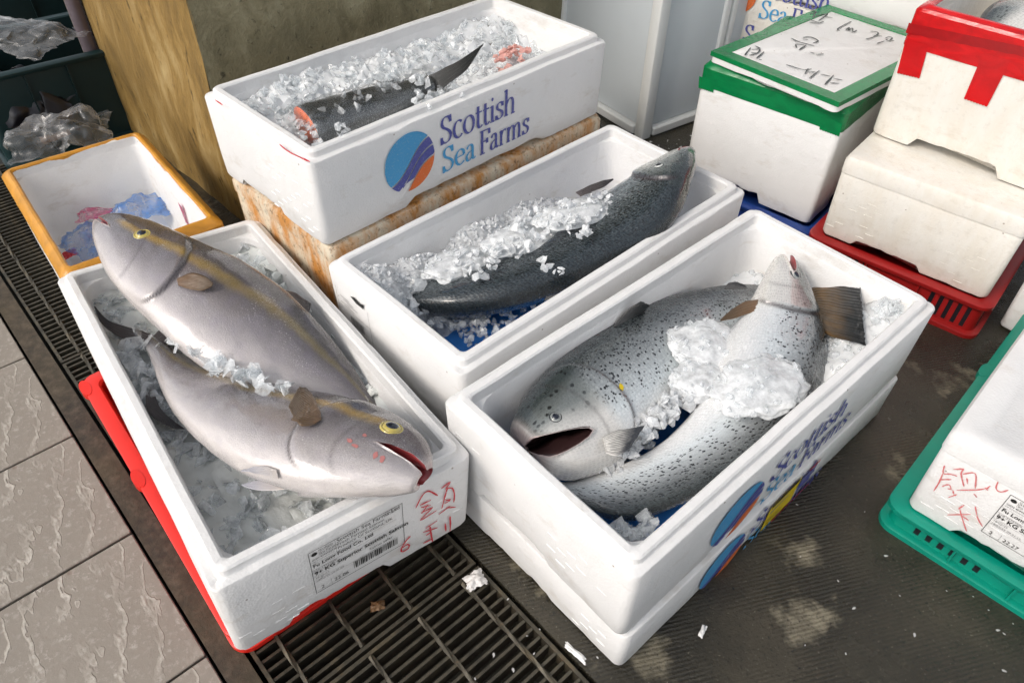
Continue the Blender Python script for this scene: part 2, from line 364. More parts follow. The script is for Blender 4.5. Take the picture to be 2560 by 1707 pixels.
def salmon(name, back=(.014, .020, .021), flank=(.48, .52, .535), belly=(.80, .80, .79), shift=0.0, dens=.34):
    m = N(name); uv = m.co('UV'); u, v, _ = m.sep(uv)
    sc = m.co('UV', (105, 48, 1)); scales = m.voro(sc, 1.0, rnd=.45); nb = m.noise(m.co('UV', (9, 6, 1)), 1, 4, .6); sparkle = m.noise(m.co('UV', (150, 70, 1)), 1, 3, .6)
    vv = m.math('ADD', m.math('ADD', v, m.math('MULTIPLY', m.math('SUBTRACT', nb, .5), .10)), -shift)
    c = m.ramp(vv, [(.0, back), (.24, tuple(x * 1.6 for x in back)), (.36, tuple(.55 * a + .20 * b for a, b in zip(back, flank))), (.46, tuple(.55 * x for x in flank)), (.54, flank), (.62, tuple(min(1, x * 1.4) for x in flank)), (.78, belly), (1, belly)])
    c = m.mix(m.math('MULTIPLY', m.ramp(scales, [(.25, 0), (.70, 1)]), m.ramp(vv, [(.2, .65), (.7, .18)])), c, m.mix(v, (.008, .012, .015), (.20, .23, .25)))
    c = m.mix(m.math('MULTIPLY', m.ramp(sparkle, [(.54, 0), (.64, 1)]), m.ramp(v, [(.28, .12), (.6, .5)])), c, m.mix(v, (.20, .245, .25), (.86, .90, .91)))  # pale sparkle of the scales put into the colour, stronger below the back
    spn = m.noise(m.co('UV', (130, 60, 1)), 1, 2)
    spv = m.co('UV', (118, 54, 1)); sd_ = m.math('ADD', m.voro(spv, 1.0), m.math('MULTIPLY', m.math('SUBTRACT', spn, .5), .75)); sk = m.n.new('ShaderNodeTexVoronoi'); m.L(spv, sk.inputs['Vector']); sk.inputs['Scale'].default_value = 1
    rnd = m.sep(sk.outputs['Color'])[0]
    sp = m.math('MULTIPLY', m.ramp(sd_, [(.30, 1), (.40, 0)]), m.math('LESS_THAN', m.math('ADD', rnd, m.math('MULTIPLY', vv, 1.25)), dens + .92))
    c = m.mix(m.math('MULTIPLY', sp, m.ramp(vv, [(.60, .95), (.70, 0)])), c, (.005, .007, .009))
    head = m.ramp(u, [(.80, 0), (.83, 1)])
    hc = m.ramp(vv, [(.0, (.014, .020, .022)), (.32, (.036, .048, .05)), (.47, (.20, .22, .215)), (.60, (.66, .65, .62)), (1, (.76, .74, .70))])
    sph = m.voro(m.co('UV', (46, 20, 1)), 1.0); sphm = m.math('MULTIPLY', m.ramp(sph, [(.20, 1), (.28, 0)]), m.ramp(vv, [(.44, .9), (.56, 0)]))
    hc = m.mix(sphm, hc, (.006, .008, .01))
    c = m.mix(head, c, hc)
    skin_common(m, c, m.ramp(scales, [(0, .15), (.8, .38)]), .14, m.math('MULTIPLY', m.math('SUBTRACT', 1.0, scales), m.math('SUBTRACT', 1.0, head)), .6, .0014); return m.m
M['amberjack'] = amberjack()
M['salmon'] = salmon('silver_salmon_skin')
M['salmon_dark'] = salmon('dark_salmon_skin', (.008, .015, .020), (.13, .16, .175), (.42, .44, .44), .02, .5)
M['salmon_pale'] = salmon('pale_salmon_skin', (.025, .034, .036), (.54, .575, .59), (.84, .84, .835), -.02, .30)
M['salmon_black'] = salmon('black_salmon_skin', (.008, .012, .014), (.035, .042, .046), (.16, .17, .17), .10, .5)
M['mouth'] = plain('mouth_flesh', (.30, .045, .05), .3, .4, 60)
M['bruise'] = plain('faint_bruise', (.50, .20, .19), .3, .3, 90)
M['mouth_dark'] = plain('dark_mouth', (.045, .022, .022), .3, .5, 40)
M['flesh'] = plain('orange_salmon_flesh', (.72, .16, .06), .3, .3, 70, Subsurface_Weight=.2, Subsurface_Scale=.01)
def finm(name, a, b, rays=26, tr=.0, al=1.0):
    m = N(name); u, v, _ = m.sep(m.co('UV')); w = m.math('SINE', m.math('MULTIPLY', v, rays * 6.283))
    n = m.noise(m.co('UV', (5, 5, 1)), 1, 4)
    c = m.mix(m.ramp(m.math('ADD', u, m.math('MULTIPLY', m.math('SUBTRACT', n, .5), .5)), [(.1, 0), (.8, 1)]), a, b)
    c = m.mix(m.ramp(w, [(.0, 0), (1, .45)]), c, tuple(x * .4 for x in b))
    m.set(Base_Color=c, Roughness=.32, Coat_Weight=.3, Transmission_Weight=tr, Alpha=al); m.bump(w, .5, .0012); return m.m
M['fin_grey'] = finm('smoky_fin', (.10, .085, .085), (.035, .032, .036))
M['fin_brown'] = finm('amber_brown_fin', (.24, .14, .075), (.13, .08, .04), 16, 0, .85)
M['fin_pale'] = finm('pale_fin', (.66, .60, .56), (.52, .52, .58))
M['fin_pectoral'] = finm('pale_fin_with_black_edge', (.72, .70, .66), (.04, .045, .055), 14)
M['fin_salmon'] = finm('salmon_tail_fin', (.19, .115, .05), (.018, .020, .022), 20)
M['fin_dark'] = finm('dark_salmon_fin', (.10, .10, .10), (.015, .017, .02))
M['iris_yellow'] = plain('yellow_iris', (.52, .42, .10), .25, .25, 200, Coat_Weight=1.0)
M['iris_silver'] = plain('silver_iris', (.26, .28, .27), .25, .2, 200, Coat_Weight=1.0)
M['iris_pale'] = plain('pale_iris', (.55, .57, .54), .25, .2, 200, Coat_Weight=1.0)
M['pupil'] = plain('blue_black_pupil', (.006, .010, .022), .06, .1, 50, Coat_Weight=1.0)
# ================================================================== SETTING
GM = frame((0, 0, 0), R(133))            # gutter frame: x along the drain, -y towards the concrete
def gl(s, t, z): return GM @ Vector((s, -t, z))
def slab(name, s0, t0, s1, t1, z0, z1, mat):
    o = MB().box(s0, -t1, z0, s1, -t0, z1).build(name, mat); o.matrix_world = GM; return struct(o)
slab('ground', -60, -60, 60, 60, -.30, -.16, M['pit'])
slab('concrete_floor', -60, .416, 60, 60, -.155, 0, M['concrete'])
slab('tile_bed', -60, -60, 60, -.001, -.155, -.007, M['grout'])
slab('kerb_strip', -60, .003, 60, .043, -.15, -.002, M['kerb'])
slab('drain_channel', -60, .0435, 60, .4155, -.155, -.125, M['pit'])
tf = bpy.data.objects.new('tile_floor', None); link(tf); tf.matrix_world = GM; struct(tf)
V, F = loft([rring(0, 0, .2825, .60, .003, -.006, 2), rring(0, 0, .2825, .60, .003, -.0015, 2), rring(.0015, .0015, .281, .5985, .003, 0, 2)])
t0 = None
for row in range(2):
    for k in range(-4, 6):
        mw = Matrix.Translation((.957 + .287 * k + .002, .002 + row * .604, rng.uniform(-.0008, .0006)))
        if t0 is None: t0 = mesh('tile', V, F, M['tile'], tf, R(30)); t0.matrix_local = mw
        else: share(t0, 'tile', tf, mw)
# drain grates
def bent_rod(L, r=.0042):
    b = MB(); n = 40; rings = []
    for i in range(n + 1):
        a = i * .55
        rings.append([(L * i / n, r * math.cos(a + k * math.pi / 2), r * math.sin(a + k * math.pi / 2)) for k in range(4)])
    return b.add(*loft(rings))
bar0 = rod0 = None
for gi, (s0, s1) in enumerate(((-.44, .509), (.515, 1.456), (1.462, 2.41))):
    t = thing('drain_grate', ['iron drain grate in front of the amberjack box, nearest the viewer', 'iron drain grate mostly hidden under the amberjack box', 'iron drain grate beside the amber-taped box, farthest along the drain'][gi], 'drain grate', GM @ Matrix.Translation((s0, 0, 0)), 'drain grates in a row')
    L = s1 - s0; ta, tb = .050, .408
    fr = MB()
    fr.box(0, -tb, -.03, L, -tb + .006, .0); fr.box(0, -ta - .006, -.03, L, -ta, .0)
    fr.box(0, -tb + .006, -.03, .006, -ta - .006, .0); fr.box(L - .006, -tb + .006, -.03, L, -ta - .006, .0)
    fr.build('frame', M['iron'], t)
    n = int(L / .0175)
    for k in range(1, n):
        mw = Matrix.Translation((k * L / n, 0, rng.uniform(-.001, .0006))) @ Matrix.Rotation(rng.uniform(-.05, .05), 4, 'Y')
        if bar0 is None:
            bar0 = MB().box(-.0024, -tb + .0065, -.028, .0024, -ta - .0065, -.001).build('bar', M['iron'], t); bar0.matrix_local = mw
        else: share(bar0, 'bar', t, mw)
    for tt in (.092, .185, .278, .368):
        mw = Matrix.Translation((.006, -tt, .0005))
        if rod0 is None: rod0 = bent_rod(.935).build('rod', M['iron'], t); rod0.matrix_local = mw
        else: share(rod0, 'rod', t, mw)
# pillar
pc = Vector((-.705, 1.625, 0))
pil = thing('concrete_pillar', 'broad concrete pillar, ochre stained side and olive grimy front, behind the boxes', 'pillar', frame(pc, R(45.5)))
b = MB(); nx, nz = 20, 40
def wallgrid(ax, ay, L, Hh, mat, name, parent):
    V = []; F = []; m = 50; k = 60
    for j in range(k + 1):
        for i in range(m + 1):
            x = L * i / m; z = Hh * j / k; d = .004 * fbm((x * 9 + 3 * ay, z * 9, 1.3)) + .006 * fbm((x * 2.1, z * 2.3, 5 + ay))
            V.append((ax * x + ay * d, ay * x - ax * d, z - .01))
    for j in range(k):
        for i in range(m):
            a = j * (m + 1) + i; f = (a, a + 1, a + m + 2, a + m + 1); F.append(f if ax > 0 else f[::-1])
    return mesh(name, V, F, mat, parent, 3.2)
boxpart('core', .012, .012, -.01, 1.19, .695, 2.4, M['pillar_front'], pil)
wallgrid(1, 0, 1.2, 2.4, M['pillar_front'], 'front_face', pil)
V = []; F = []
wallgrid(0, 1, .70, 2.4, M['pillar_side'], 'side_face', pil)
# rising pipes at the far edge of the pillar side
cpos = av(272, 318, 0)
cm = frame(pil.matrix_world @ Vector((.0, .745, 0)), R(45.5))
t = thing('square_conduit', 'brown square conduit standing against the left edge of the pillar', 'conduit', cm)
boxpart('duct', -.02, 0, 0, .045, .07, 2.3, M['conduit'], t, .004)
for z in (.28, .78, 1.3): MB().box(-.0225, -.0025, z, .0475, .0725, z + .010).build('strap', M['black'], t)
t = thing('corrugated_hose', 'purple grey corrugated hose running up beside the brown conduit', 'hose', frame(pil.matrix_world @ Vector((-.022, .718, 0)), R(45.5)))
pts = []; rr = []
for i in range(330): pts.append((0, 0, i * .007)); rr.append(.0185 + (.003 if i % 2 else 0))
MB().tube(pts, rr, 10).build('hose_body', M['hose'], t, 3.2)
# white cabinet / panel partition
wc = av(1474, 322, 0)
cab = thing('white_panel_cabinet', 'pale white panelled cold cabinet with corner strip behind the middle boxes', 'cabinet', frame(wc, R(36)))
boxpart('front_panel', .032, .008, .035, .60, .6, 1.9, M['panel'], cab, .003)
boxpart('side_panel', .008, .032, .035, .4, .9, 1.9, M['panel'], cab, .003)
boxpart('corner_strip', -.006, -.006, .0, .034, .034, 1.9, M['trim'], cab, .004)
boxpart('sill', .036, -.010, .004, .61, .030, .034, M['trim'], cab, .005)
boxpart('sill', -.010, .036, .004, .030, .9, .034, M['trim'], cab, .005)
for x in (.285, .315): boxpart('edge_strip', x - .013, -.003, .036, x + .010, .02, 1.9, M['trim'], cab, .003)
for y in (.42, .50, .56): boxpart('edge_strip', -.004, y, .036, .02, y + .035, 1.9, M['trim'], cab, .003)

# ================================================================== FOAM BOXES
class FB: pass
def side_notch(p, L, W, amt, seed):
    x, y, z = p; e = .012; dz = 0
    if y < e or y > W - e:
        if .27 * L < x < .73 * L: dz = amt
        j = x
    elif x < e or x > L - e:
        if .38 * W < y < .80 * W: dz = amt
        j = y
    else: return dz
    jag = max(0, fbm((j * 28 + seed, seed * 3.1, 0), 3)) * .009 + max(0, fbm((j * 90, seed, 2), 2)) * .003
    return dz + jag * (1 if dz else .35)
def foam_box(name, label, org, yaw, h, L, W, tilt=(0, 0), mat=None, notch=.014, seed=1.0, opened=True, wall=.030, floor=.028, tp=.003, rc=.045, lip=.014, group=None, cat='foam box'):
    mat = mat or M['eps']; B = FB(); B.h, B.L, B.W, B.tp, B.wall, B.floor = h, L, W, tp, wall, floor
    B.M = frame(org, yaw, *tilt); B.o = thing(name, label, cat, B.M, group)
    n, m, ro = 4, 30, .014
    def rg(i, z, r, nt=0):
        ps = rring(i, i, L - i, W - i, r, z, n, m)
        if nt: ps = [(p[0], p[1], p[2] + side_notch((p[0], p[1], 0), L, W, notch, seed) * nt) for p in ps]
        return ps
    lw = .013
    rings = [rg(tp + .008, 0, ro, 1), rg(tp + .002, .003, ro, 1), rg(tp, .008, ro, 1), rg(tp * .7, .045, ro), rg(.0, h - .004, ro), rg(.0015, h - .001, ro), rg(.004, h, ro)]
    if opened:
        rings += [rg(lw - .001, h, ro), rg(lw, h + .001, ro), rg(lw + .001, h + lip - .003, ro), rg(lw + .004, h + lip, ro),
                  rg(wall - .003, h + lip, .010), rg(wall, h + lip - .003, .010), rg(wall + .001, h + lip - .022, .010),
                  rg(wall + .0015, h + lip - .0235, rc), rg(wall + .003, h + lip - .026, rc), rg(wall + .008, floor + .02, rc), rg(wall + .022, floor, rc - .01)]
    V, F = loft(rings)
    # nicks along the outer edge, then a slight moulded wobble so edges are not ruler straight
    V = [(x, y, z - (.010 * max(0, fbm((x * 31 + seed * 7, y * 31, seed), 2) - .42) if abs(z - h) < .006 else 0)) for x, y, z in V]
    V = [(x + .0011 * fbm((y * 7 + seed, z * 9, x * 3), 2), y + .0011 * fbm((x * 7, z * 9 + seed, y * 3), 2), z + .0009 * fbm((x * 11, y * 11, seed), 2)) for x, y, z in V]
    mesh('body', V, F, mat, B.o, R(38))
    return B
def fmat(B, face, off=.0018):
    L, W, h, tp = B.L, B.W, B.h, B.tp
    if face == 'front': o, a, b = Vector((0, tp, 0)), Vector((1, 0, 0)), Vector((0, -tp, h))
    elif face == 'left': o, a, b = Vector((tp, W, 0)), Vector((0, -1, 0)), Vector((-tp, 0, h))
    elif face == 'back': o, a, b = Vector((L, W - tp, 0)), Vector((-1, 0, 0)), Vector((0, tp, h))
    elif face == 'top': o, a, b = Vector((0, 0, h)), Vector((1, 0, 0)), Vector((0, 1, 0))
    b = b.normalized(); n = a.cross(b); o = o + n * off
    return Matrix(((a.x, b.x, n.x, o.x), (a.y, b.y, n.y, o.y), (a.z, b.z, n.z, o.z), (0, 0, 0, 1)))
def fpt(B, face, px, py, off=.0018):
    Mw = B.M @ fmat(B, face, off); Mi = Mw.inverted(); o = Mi @ CAM; d = Mi.to_3x3() @ ray(px, py)
    p = o + d * (-o.z / d.z); return (p.x, p.y)
def ridges(B, face, spots, w=.022, hgt=.0011, mat=None):
    Mf = fmat(B, face, 0); src = None
    for (a, b) in spots:
        if rng.random() < .42: continue
        mw = Mf @ Matrix.Translation((a, b, 0)) @ Matrix.Rotation(rng.uniform(-.03, .03), 4, 'Z')
        if src is None:
            src = mesh('moulded_ridge', [(-w / 2, -hgt, -.001), (w / 2, -hgt, -.001), (w / 2, hgt, -.001), (-w / 2, hgt, -.001), (-w * .42, -hgt * .3, .0009), (w * .42, -hgt * .3, .0009), (w * .42, hgt * .3, .0009), (-w * .42, hgt * .3, .0009)],
                       [(4, 5, 6, 7), (0, 1, 5, 4), (1, 2, 6, 5), (2, 3, 7, 6), (3, 0, 4, 7)], mat or M['eps'], B.o); src.matrix_local = mw
        else: share(src, 'moulded_ridge', B.o, mw)
def ridge_block(a0, a1, b0, b1, pa=.034, pb=.012):
    out = []; j = 0; b = b0
    while b < b1:
        a = a0 + (pa / 2 if j % 2 else 0)
        while a < a1: out.append((a, b)); a += pa
        b += pb; j += 1
    return out
def foam_lid(B, mat, th=.042, over=.0015, name='lid', panel=True):
    L, W, h = B.L, B.W, B.h; i = -over
    rs = [rring(i, i, L - i, W - i, .014, h + .0005, 4, 12), rring(i, i, L - i, W - i, .014, h + th - .012, 4, 12), rring(i + .004, i + .004, L - i - .004, W - i - .004, .016, h + th - .003, 4, 12), rring(i + .012, i + .012, L - i - .012, W - i - .012, .018, h + th, 4, 12)]
    if panel: rs += [rring(.030, .030, L - .030, W - .030, .018, h + th, 4, 12), rring(.036, .036, L - .036, W - .036, .018, h + th - .0025, 4, 12)]
    V, F = loft(rs)
    V = [(x + .001 * fbm((y * 9, z * 9, x), 2), y + .001 * fbm((x * 9, z * 9, 1), 2), z + .0012 * fbm((x * 8, y * 8, 3), 3)) for x, y, z in V]
    return mesh(name, V, F, mat, B.o, R(40))

BA = foam_box('fish_box', 'open white foam box of two amberjacks, red handwriting on its near end', (-.0613, .6952, .0594), R(127.98), .171, .82, .402, (-.0245, .0558), seed=1.7)
BD = foam_box('fish_box', 'open white foam box of two silver salmon, nearest on the right', (.1623, .472, .1087), R(42.31), .1746, .7996, .3978, (.014, .0094), seed=4.1)
BDl = foam_box('fish_box', 'white foam box with yellow sticker, underneath the two-salmon box', (.172, .4745, .0), R(42.6), .108, .797, .395, (.0, .0), seed=8.3, opened=False, notch=.006)
BC = foam_box('fish_box', 'open white foam box of one dark salmon, in the middle of the group', (-.079, .8231, .0973), R(43.95), .1838, .7965, .3913, (.014, .0059), seed=2.9)
BCl = foam_box('fish_box', 'plain foam box hidden underneath the single dark salmon box', (-.072, .832, .0), R(44.2), .094, .79, .385, seed=3.3, opened=False)
BB = foam_box('fish_box', 'open white foam box with large blue wave logo, on top of rusty box', (-.356, 1.133, .292), R(45.9), .18, .805, .376, seed=5.5)
BBl = foam_box('fish_box', 'rust-stained lidded foam box supporting the box with wave logo', (-.350, 1.139, .105), R(45.7), .150, .80, .37, mat=M['eps_stain'], seed=6.2, opened=False)
foam_lid(BBl, M['eps_stain'], .036, .002, panel=False)
BBm = foam_box('fish_box', 'stained foam box at the floor, lowest of the stack before the pillar', (-.345, 1.145, 0), R(45.9), .104, .79, .365, mat=M['eps_old'], seed=6.9, opened=False)
BE = foam_box('fish_box', 'closed white foam box on green crate at the right edge', (.964, .479, .06), R(46.3), .158, .80, .39, seed=7.7, opened=False)
foam_lid(BE, M['eps'], .046)
BF = foam_box('fish_box', 'closed yellowed foam box on shade-darkened red crate, under the red-taped box', (1.039, 1.261, .094), R(49.9), .170, .80, .389, mat=M['eps_old'], seed=9.1, opened=False)
foam_lid(BF, M['eps_old'], .043, panel=False)
BR = foam_box('taped_box', 'open foam box with red tape round its rim, holding a salmon', (1.156, 1.290, .309), R(46.2), .283, .513, .462, mat=M['eps_old'], seed=3.6, notch=.022, rc=.03, wall=.024, lip=.006)
BG = foam_box('taped_box', 'tall white foam box bound with green tape, handwritten loose lid on top', (.756, 1.605, .049), R(49.3), .310, .45, .381, seed=2.2, notch=.022, rc=.03, lip=.012)
BO = foam_box('taped_box', 'open foam box with amber tape over its rim and blue bags inside', (-.634, 1.341, 0), R(129.8), .203, .505, .329, seed=5.1, wall=.022, lip=.012, rc=.02)
# right-edge neighbour
se = at(2487, 818, 0)
BS = foam_box('fish_box', 'sliver of white foam box between red crate and right frame edge', (se.x + .27, se.y - .255, 0), R(46), .17, .80, .372, seed=1.2, opened=False)
# boxes behind the green one, logo faces turned to the viewer
bdir = R(49.3 - 90)
bk = BG.M @ Vector((.53, .60, 0)); bk.z = 0
stack = []
for k, z in enumerate((0, .186, .372, .558)):
    stack.append(foam_box('fish_box', ['foam box at the floor, lowest behind the green-taped box', 'foam box with cut-off blue circle, second from the floor behind green-taped box', 'foam box with orange and blue logo, third from the floor behind green-taped box', 'topmost foam box of the stack behind green-taped box'][k],
                  (bk.x + rng.uniform(-.006, .006), bk.y, z), bdir + rng.uniform(-.01, .01), .184, .80, .39, seed=k + .5, opened=False, mat=M['eps_old'] if k < 2 else M['eps'], notch=.006))
ridges(BA, 'left', ridge_block(.02, .135, .02, .085) + ridge_block(.345, .385, .03, .15, .03), .02)
ridges(BD, 'left', ridge_block(.25, .37, .03, .13, .04, .017) + ridge_block(.04, .12, .06, .13, .04, .017), .02)
ridges(BB, 'left', ridge_block(.21, .35, .02, .12, .04, .014), .018)
ridges(BE, 'left', ridge_block(.03, .16, .03, .095, .04, .012), .026)
ridges(BF, 'left', ridge_block(.02, .11, .03, .14, .036, .015) + ridge_block(.28, .36, .02, .10, .04, .015), .02, mat=M['eps_old'])
ridges(BDl, 'left', ridge_block(.30, .38, .02, .09, .035, .014), .018)

# ================================================================== CRATES
def crate(name, label, mw, Lx, Wy, h, mat, rib=.09, slots=True, r=.03, lug=True):
    t = thing(name, label, 'crate', mw)
    i = .013
    V, F = loft([rring(0, 0, Lx, Wy, r, 0, 6), rring(0, 0, Lx, Wy, r, .010, 6), rring(.003, .003, Lx - .003, Wy - .003, r, .012, 6), rring(i, i, Lx - i, Wy - i, r - .008, .013, 6),
                 rring(i, i, Lx - i, Wy - i, r - .008, h - .015, 6), rring(.002, .002, Lx - .002, Wy - .002, r, h - .013, 6), rring(0, 0, Lx, Wy, r, h - .010, 6), rring(.0, .0, Lx, Wy, r, h - .002, 6), rring(.003, .003, Lx - .003, Wy - .003, r, h, 6),
                 rring(.026, .026, Lx - .026, Wy - .026, r - .012, h, 6), rring(.030, .030, Lx - .030, Wy - .030, r - .014, h - .004, 6), rring(.034, .034, Lx - .034, Wy - .034, r - .014, .012, 6)])
    mesh('tray', V, F, mat, t, R(35))
    k = 0; n = max(2, int(Lx / rib))
    for q in range(1, n):
        x = r + (Lx - 2 * r) * q / n
        for y0, y1 in ((.002, i + .001), (Wy - i - .001, Wy - .002)): boxpart('rib', x - .0018, y0, .0105, x + .0018, y1, h - .0125, mat, t)
    n = max(2, int(Wy / rib))
    for q in range(1, n):
        y = r + (Wy - 2 * r) * q / n
        for x0, x1 in ((.002, i + .001), (Lx - i - .001, Lx - .002)): boxpart('rib', x0, y - .0018, .0105, x1, y + .0018, h - .0125, mat, t)
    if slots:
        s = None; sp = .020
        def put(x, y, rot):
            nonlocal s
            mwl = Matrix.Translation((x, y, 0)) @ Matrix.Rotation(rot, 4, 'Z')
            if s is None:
                s = boxpart('slot_shade', -.0045, -.001, .020, .0045, .001, h - .020, M['black'], t); s.matrix_local = mwl  # black strip on the wall stands for the shade inside an opening
            else: share(s, 'slot_shade', t, mwl)
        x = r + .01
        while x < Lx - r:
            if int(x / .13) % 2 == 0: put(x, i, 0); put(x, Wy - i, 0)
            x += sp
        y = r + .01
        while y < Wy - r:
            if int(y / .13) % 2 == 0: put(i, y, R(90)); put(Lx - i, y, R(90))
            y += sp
    if lug:
        for (x, y) in ((Lx - r * 1.1, Wy - .004), (Lx * .55, Wy - .004)):
            V, F = loft([[(x + .024 * math.cos(a), y + .010 * math.sin(a) , z) for a in [2 * math.pi * q / 14 for q in range(14)]] for z in (h - .014, h + .001)])
            mesh('stacking_lug', V, F, mat, t, R(40))
    return t
ca = av(551, 1517, 0); cb = av(203, 915, 0); cb = Vector((cb.x, cb.y, 0)); dd = cb - ca
ya = math.atan2(dd.y, dd.x)
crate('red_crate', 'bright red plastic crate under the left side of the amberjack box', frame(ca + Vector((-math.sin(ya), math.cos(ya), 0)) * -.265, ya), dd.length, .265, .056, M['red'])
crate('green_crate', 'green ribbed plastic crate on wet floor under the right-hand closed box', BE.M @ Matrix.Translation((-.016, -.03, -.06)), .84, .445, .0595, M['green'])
crate('shaded_red_crate', 'red slotted plastic crate, shade put into its colour, under the yellowed closed box', BF.M @ Matrix.Translation((-.022, -.02, -.094)), .80, .43, .0935, M['red_shaded'], .11)
crate('blue_tray', 'low dark blue plastic tray under the green-taped box', BG.M @ Matrix.Translation((-.03, -.03, -.049)), .52, .44, .0485, M['blue'], .2, False, lug=False)
# far-left clutter
cr = av(20, 300, .0)
tm = frame(av(-60, 420, 0), R(125))
crate('teal_crate', 'dark teal plastic crate behind the amber-taped box', frame(av(20, 395, 0), R(40)), .50, .38, .26, M['teal'], .12, False, lug=False)
crate('teal_crate', 'large dark teal crate draped with clear film at upper left corner', frame(av(20, 150, 0), R(38)), .42, .45, .34, M['teal'], .12, False, lug=False)
# ================================================================== FISH
from mathutils.bvhtree import BVHTree
def sstep(a, b, x):
    t = max(0., min(1., (x - a) / (b - a))); return t * t * (3 - 2 * t)
def catmull(P, t):
    n = len(P) - 1; i = min(int(t * n), n - 1); f = t * n - i
    p0, p1, p2, p3 = P[max(i - 1, 0)], P[i], P[i + 1], P[min(i + 2, n)]
    return (p1 * 2 + (p2 - p0) * f + (p0 * 2 - p1 * 5 + p2 * 4 - p3) * f * f + (p1 * 3 - p0 - p2 * 3 + p3) * f ** 3) * .5
class Fish: pass
def fish(name, label, stations, skin, wprof, rec=.07, mw_=.2, mth=1.5, gill=.20, gillk=.05, mouthmat=None, Mn=180, Nn=88, cut=False, cat='fish', gillh=.0065, jaw=0.0, roll=0.0, lip=.0025, tilt=0.0):
    """stations run from snout to tail: (dorsal px, dorsal py, dorsal z, ventral px, ventral py, ventral z)"""
    Dp = [av(s[0], s[1], s[2]) for s in stations]; Vp = [av(s[3], s[4], s[5]) for s in stations]
    C = [(a + b) / 2 for a, b in zip(Dp, Vp)]; Hd = [(a - b) / 2 for a, b in zip(Dp, Vp)]
    K_ = 400; cs = [catmull(C, i / K_) for i in range(K_ + 1)]; hs_ = [catmull(Hd, i / K_) for i in range(K_ + 1)]
    al = [0.]
    for i in range(K_): al.append(al[-1] + (cs[i + 1] - cs[i]).length)
    tot = al[-1]; aln = np.array(al) / tot
    wu = [p[0] for p in wprof]; ww = [p[1] for p in wprof]
    tl_u, tl_v = ([0, 1], [tilt, tilt]) if not isinstance(tilt, list) else ([a for a, _ in tilt], [R(b) for _, b in tilt])
    def ev(u):
        u = min(max(u, 0), 1); i = int(np.searchsorted(aln, u)) - 1; i = min(max(i, 0), K_ - 1)
        f = (u - aln[i]) / max(1e-9, aln[i + 1] - aln[i])
        c = cs[i].lerp(cs[i + 1], f); h = hs_[i].lerp(hs_[i + 1], f); T = (cs[min(i + 4, K_)] - cs[max(i - 3, 0)]).normalized()
        d = h.normalized(); s = d.cross(T).normalized()
        if s.z < 0: s = -s                      # +side is the flank that faces up
        ta = float(np.interp(u, tl_u, tl_v)); d, s = d * math.cos(ta) + s * math.sin(ta), s * math.cos(ta) - d * math.sin(ta)
        e = (c - CAM).normalized().cross(T).normalized(); kk = float(np.interp(u, wu, ww))
        hh = abs(h.dot(e)) / max(.3, math.sqrt(d.dot(e) ** 2 + (kk * s.dot(e)) ** 2))
        return c, d, s, hh, T
    wu = [p[0] for p in wprof]; ww = [p[1] for p in wprof]
    fo = Fish(); fo.ev = ev; fo.len = tot
    org = ev(.5)[0]; fo.org = org
    o = thing(name, label, cat, Matrix.Translation(org)); fo.o = o
    V = []; F = []; UV = []; MK = []; FM = []
    def vert(u, th, sink=0.):
        sn, cn = math.sin(th), math.cos(th)
        ue = u
        tha = math.acos(max(-1, min(1, cn)))
        if rec and not cut: ue = u + rec * math.exp(-((tha - mth) / mw_) ** 2) * (1 - sstep(0, .17, u))
        c, d, s, hh, T = ev(ue); w = hh * float(np.interp(ue, wu, ww))
        tha = abs(math.acos(max(-1, min(1, cn))) * (1 if sn >= 0 else -1) + roll)
        if tha > math.pi: tha = 2 * math.pi - tha
        off = 0; g = 0
        if gill and not cut:
            ge = gill - gillk * (tha - 1.75) ** 2
            if .45 < tha < 2.9:
                k = sstep(.45, .9, tha) * (1 - sstep(2.5, 2.9, tha))
                off = gillh * k * ((1 - sstep(0, .09, ge - ue)) if ue < ge else (1 - sstep(0, .010, ue - ge)))
                g = math.exp(-((ue - ge - .007) / .006) ** 2) * k
                g = max(g, .38 * math.exp(-((ue - (gill * .66 - gillk * .7 * (tha - 1.9) ** 2)) / .004) ** 2) * k)
        y = w * math.copysign(abs(sn) ** .80, sn); z = hh * math.copysign(abs(cn) ** .92, cn)
        lipb = math.exp(-(u / .012) ** 2) if (not cut and rec) else 0
        off += lip * lipb * min(1, hh / .02) + .0012 * fbm((ue * 14, tha * 3, 1.7 * (1 if sn > 0 else 2)), 3) * sstep(0, .05, u)
        if jaw and z < 0: c = c - T * jaw * (1 - sstep(0, .12, u))
        n = (s * y * (hh / max(w, 1e-5)) + d * z * (w / max(hh, 1e-5)))
        p = c + s * y + d * z + (n.normalized() * off if n.length > 1e-9 else Vector())
        r = max(0, 1 - u / .006) * .6 if not cut else 0
        return p - org, ((1 - ue) if not cut else .1 + .6 * (1 - ue), tha / math.pi), (r * .5, g, lipb if not cut else 0)
    us = [(i / (Mn - 1)) ** 1.35 for i in range(Mn)] if not cut else [i / (Mn - 1) for i in range(Mn)]
    for u in us:
        for j in range(Nn):
            p, q, mk = vert(u, 2 * math.pi * j / Nn); V.append(p); UV.append(q); MK.append(mk)
    for i in range(Mn - 1):
        for j in range(Nn):
            F.append((i * Nn + j, i * Nn + (j + 1) % Nn, (i + 1) * Nn + (j + 1) % Nn, (i + 1) * Nn + j)); FM.append(0)
    F.append(tuple(range((Mn - 1) * Nn, Mn * Nn))); FM.append(0)
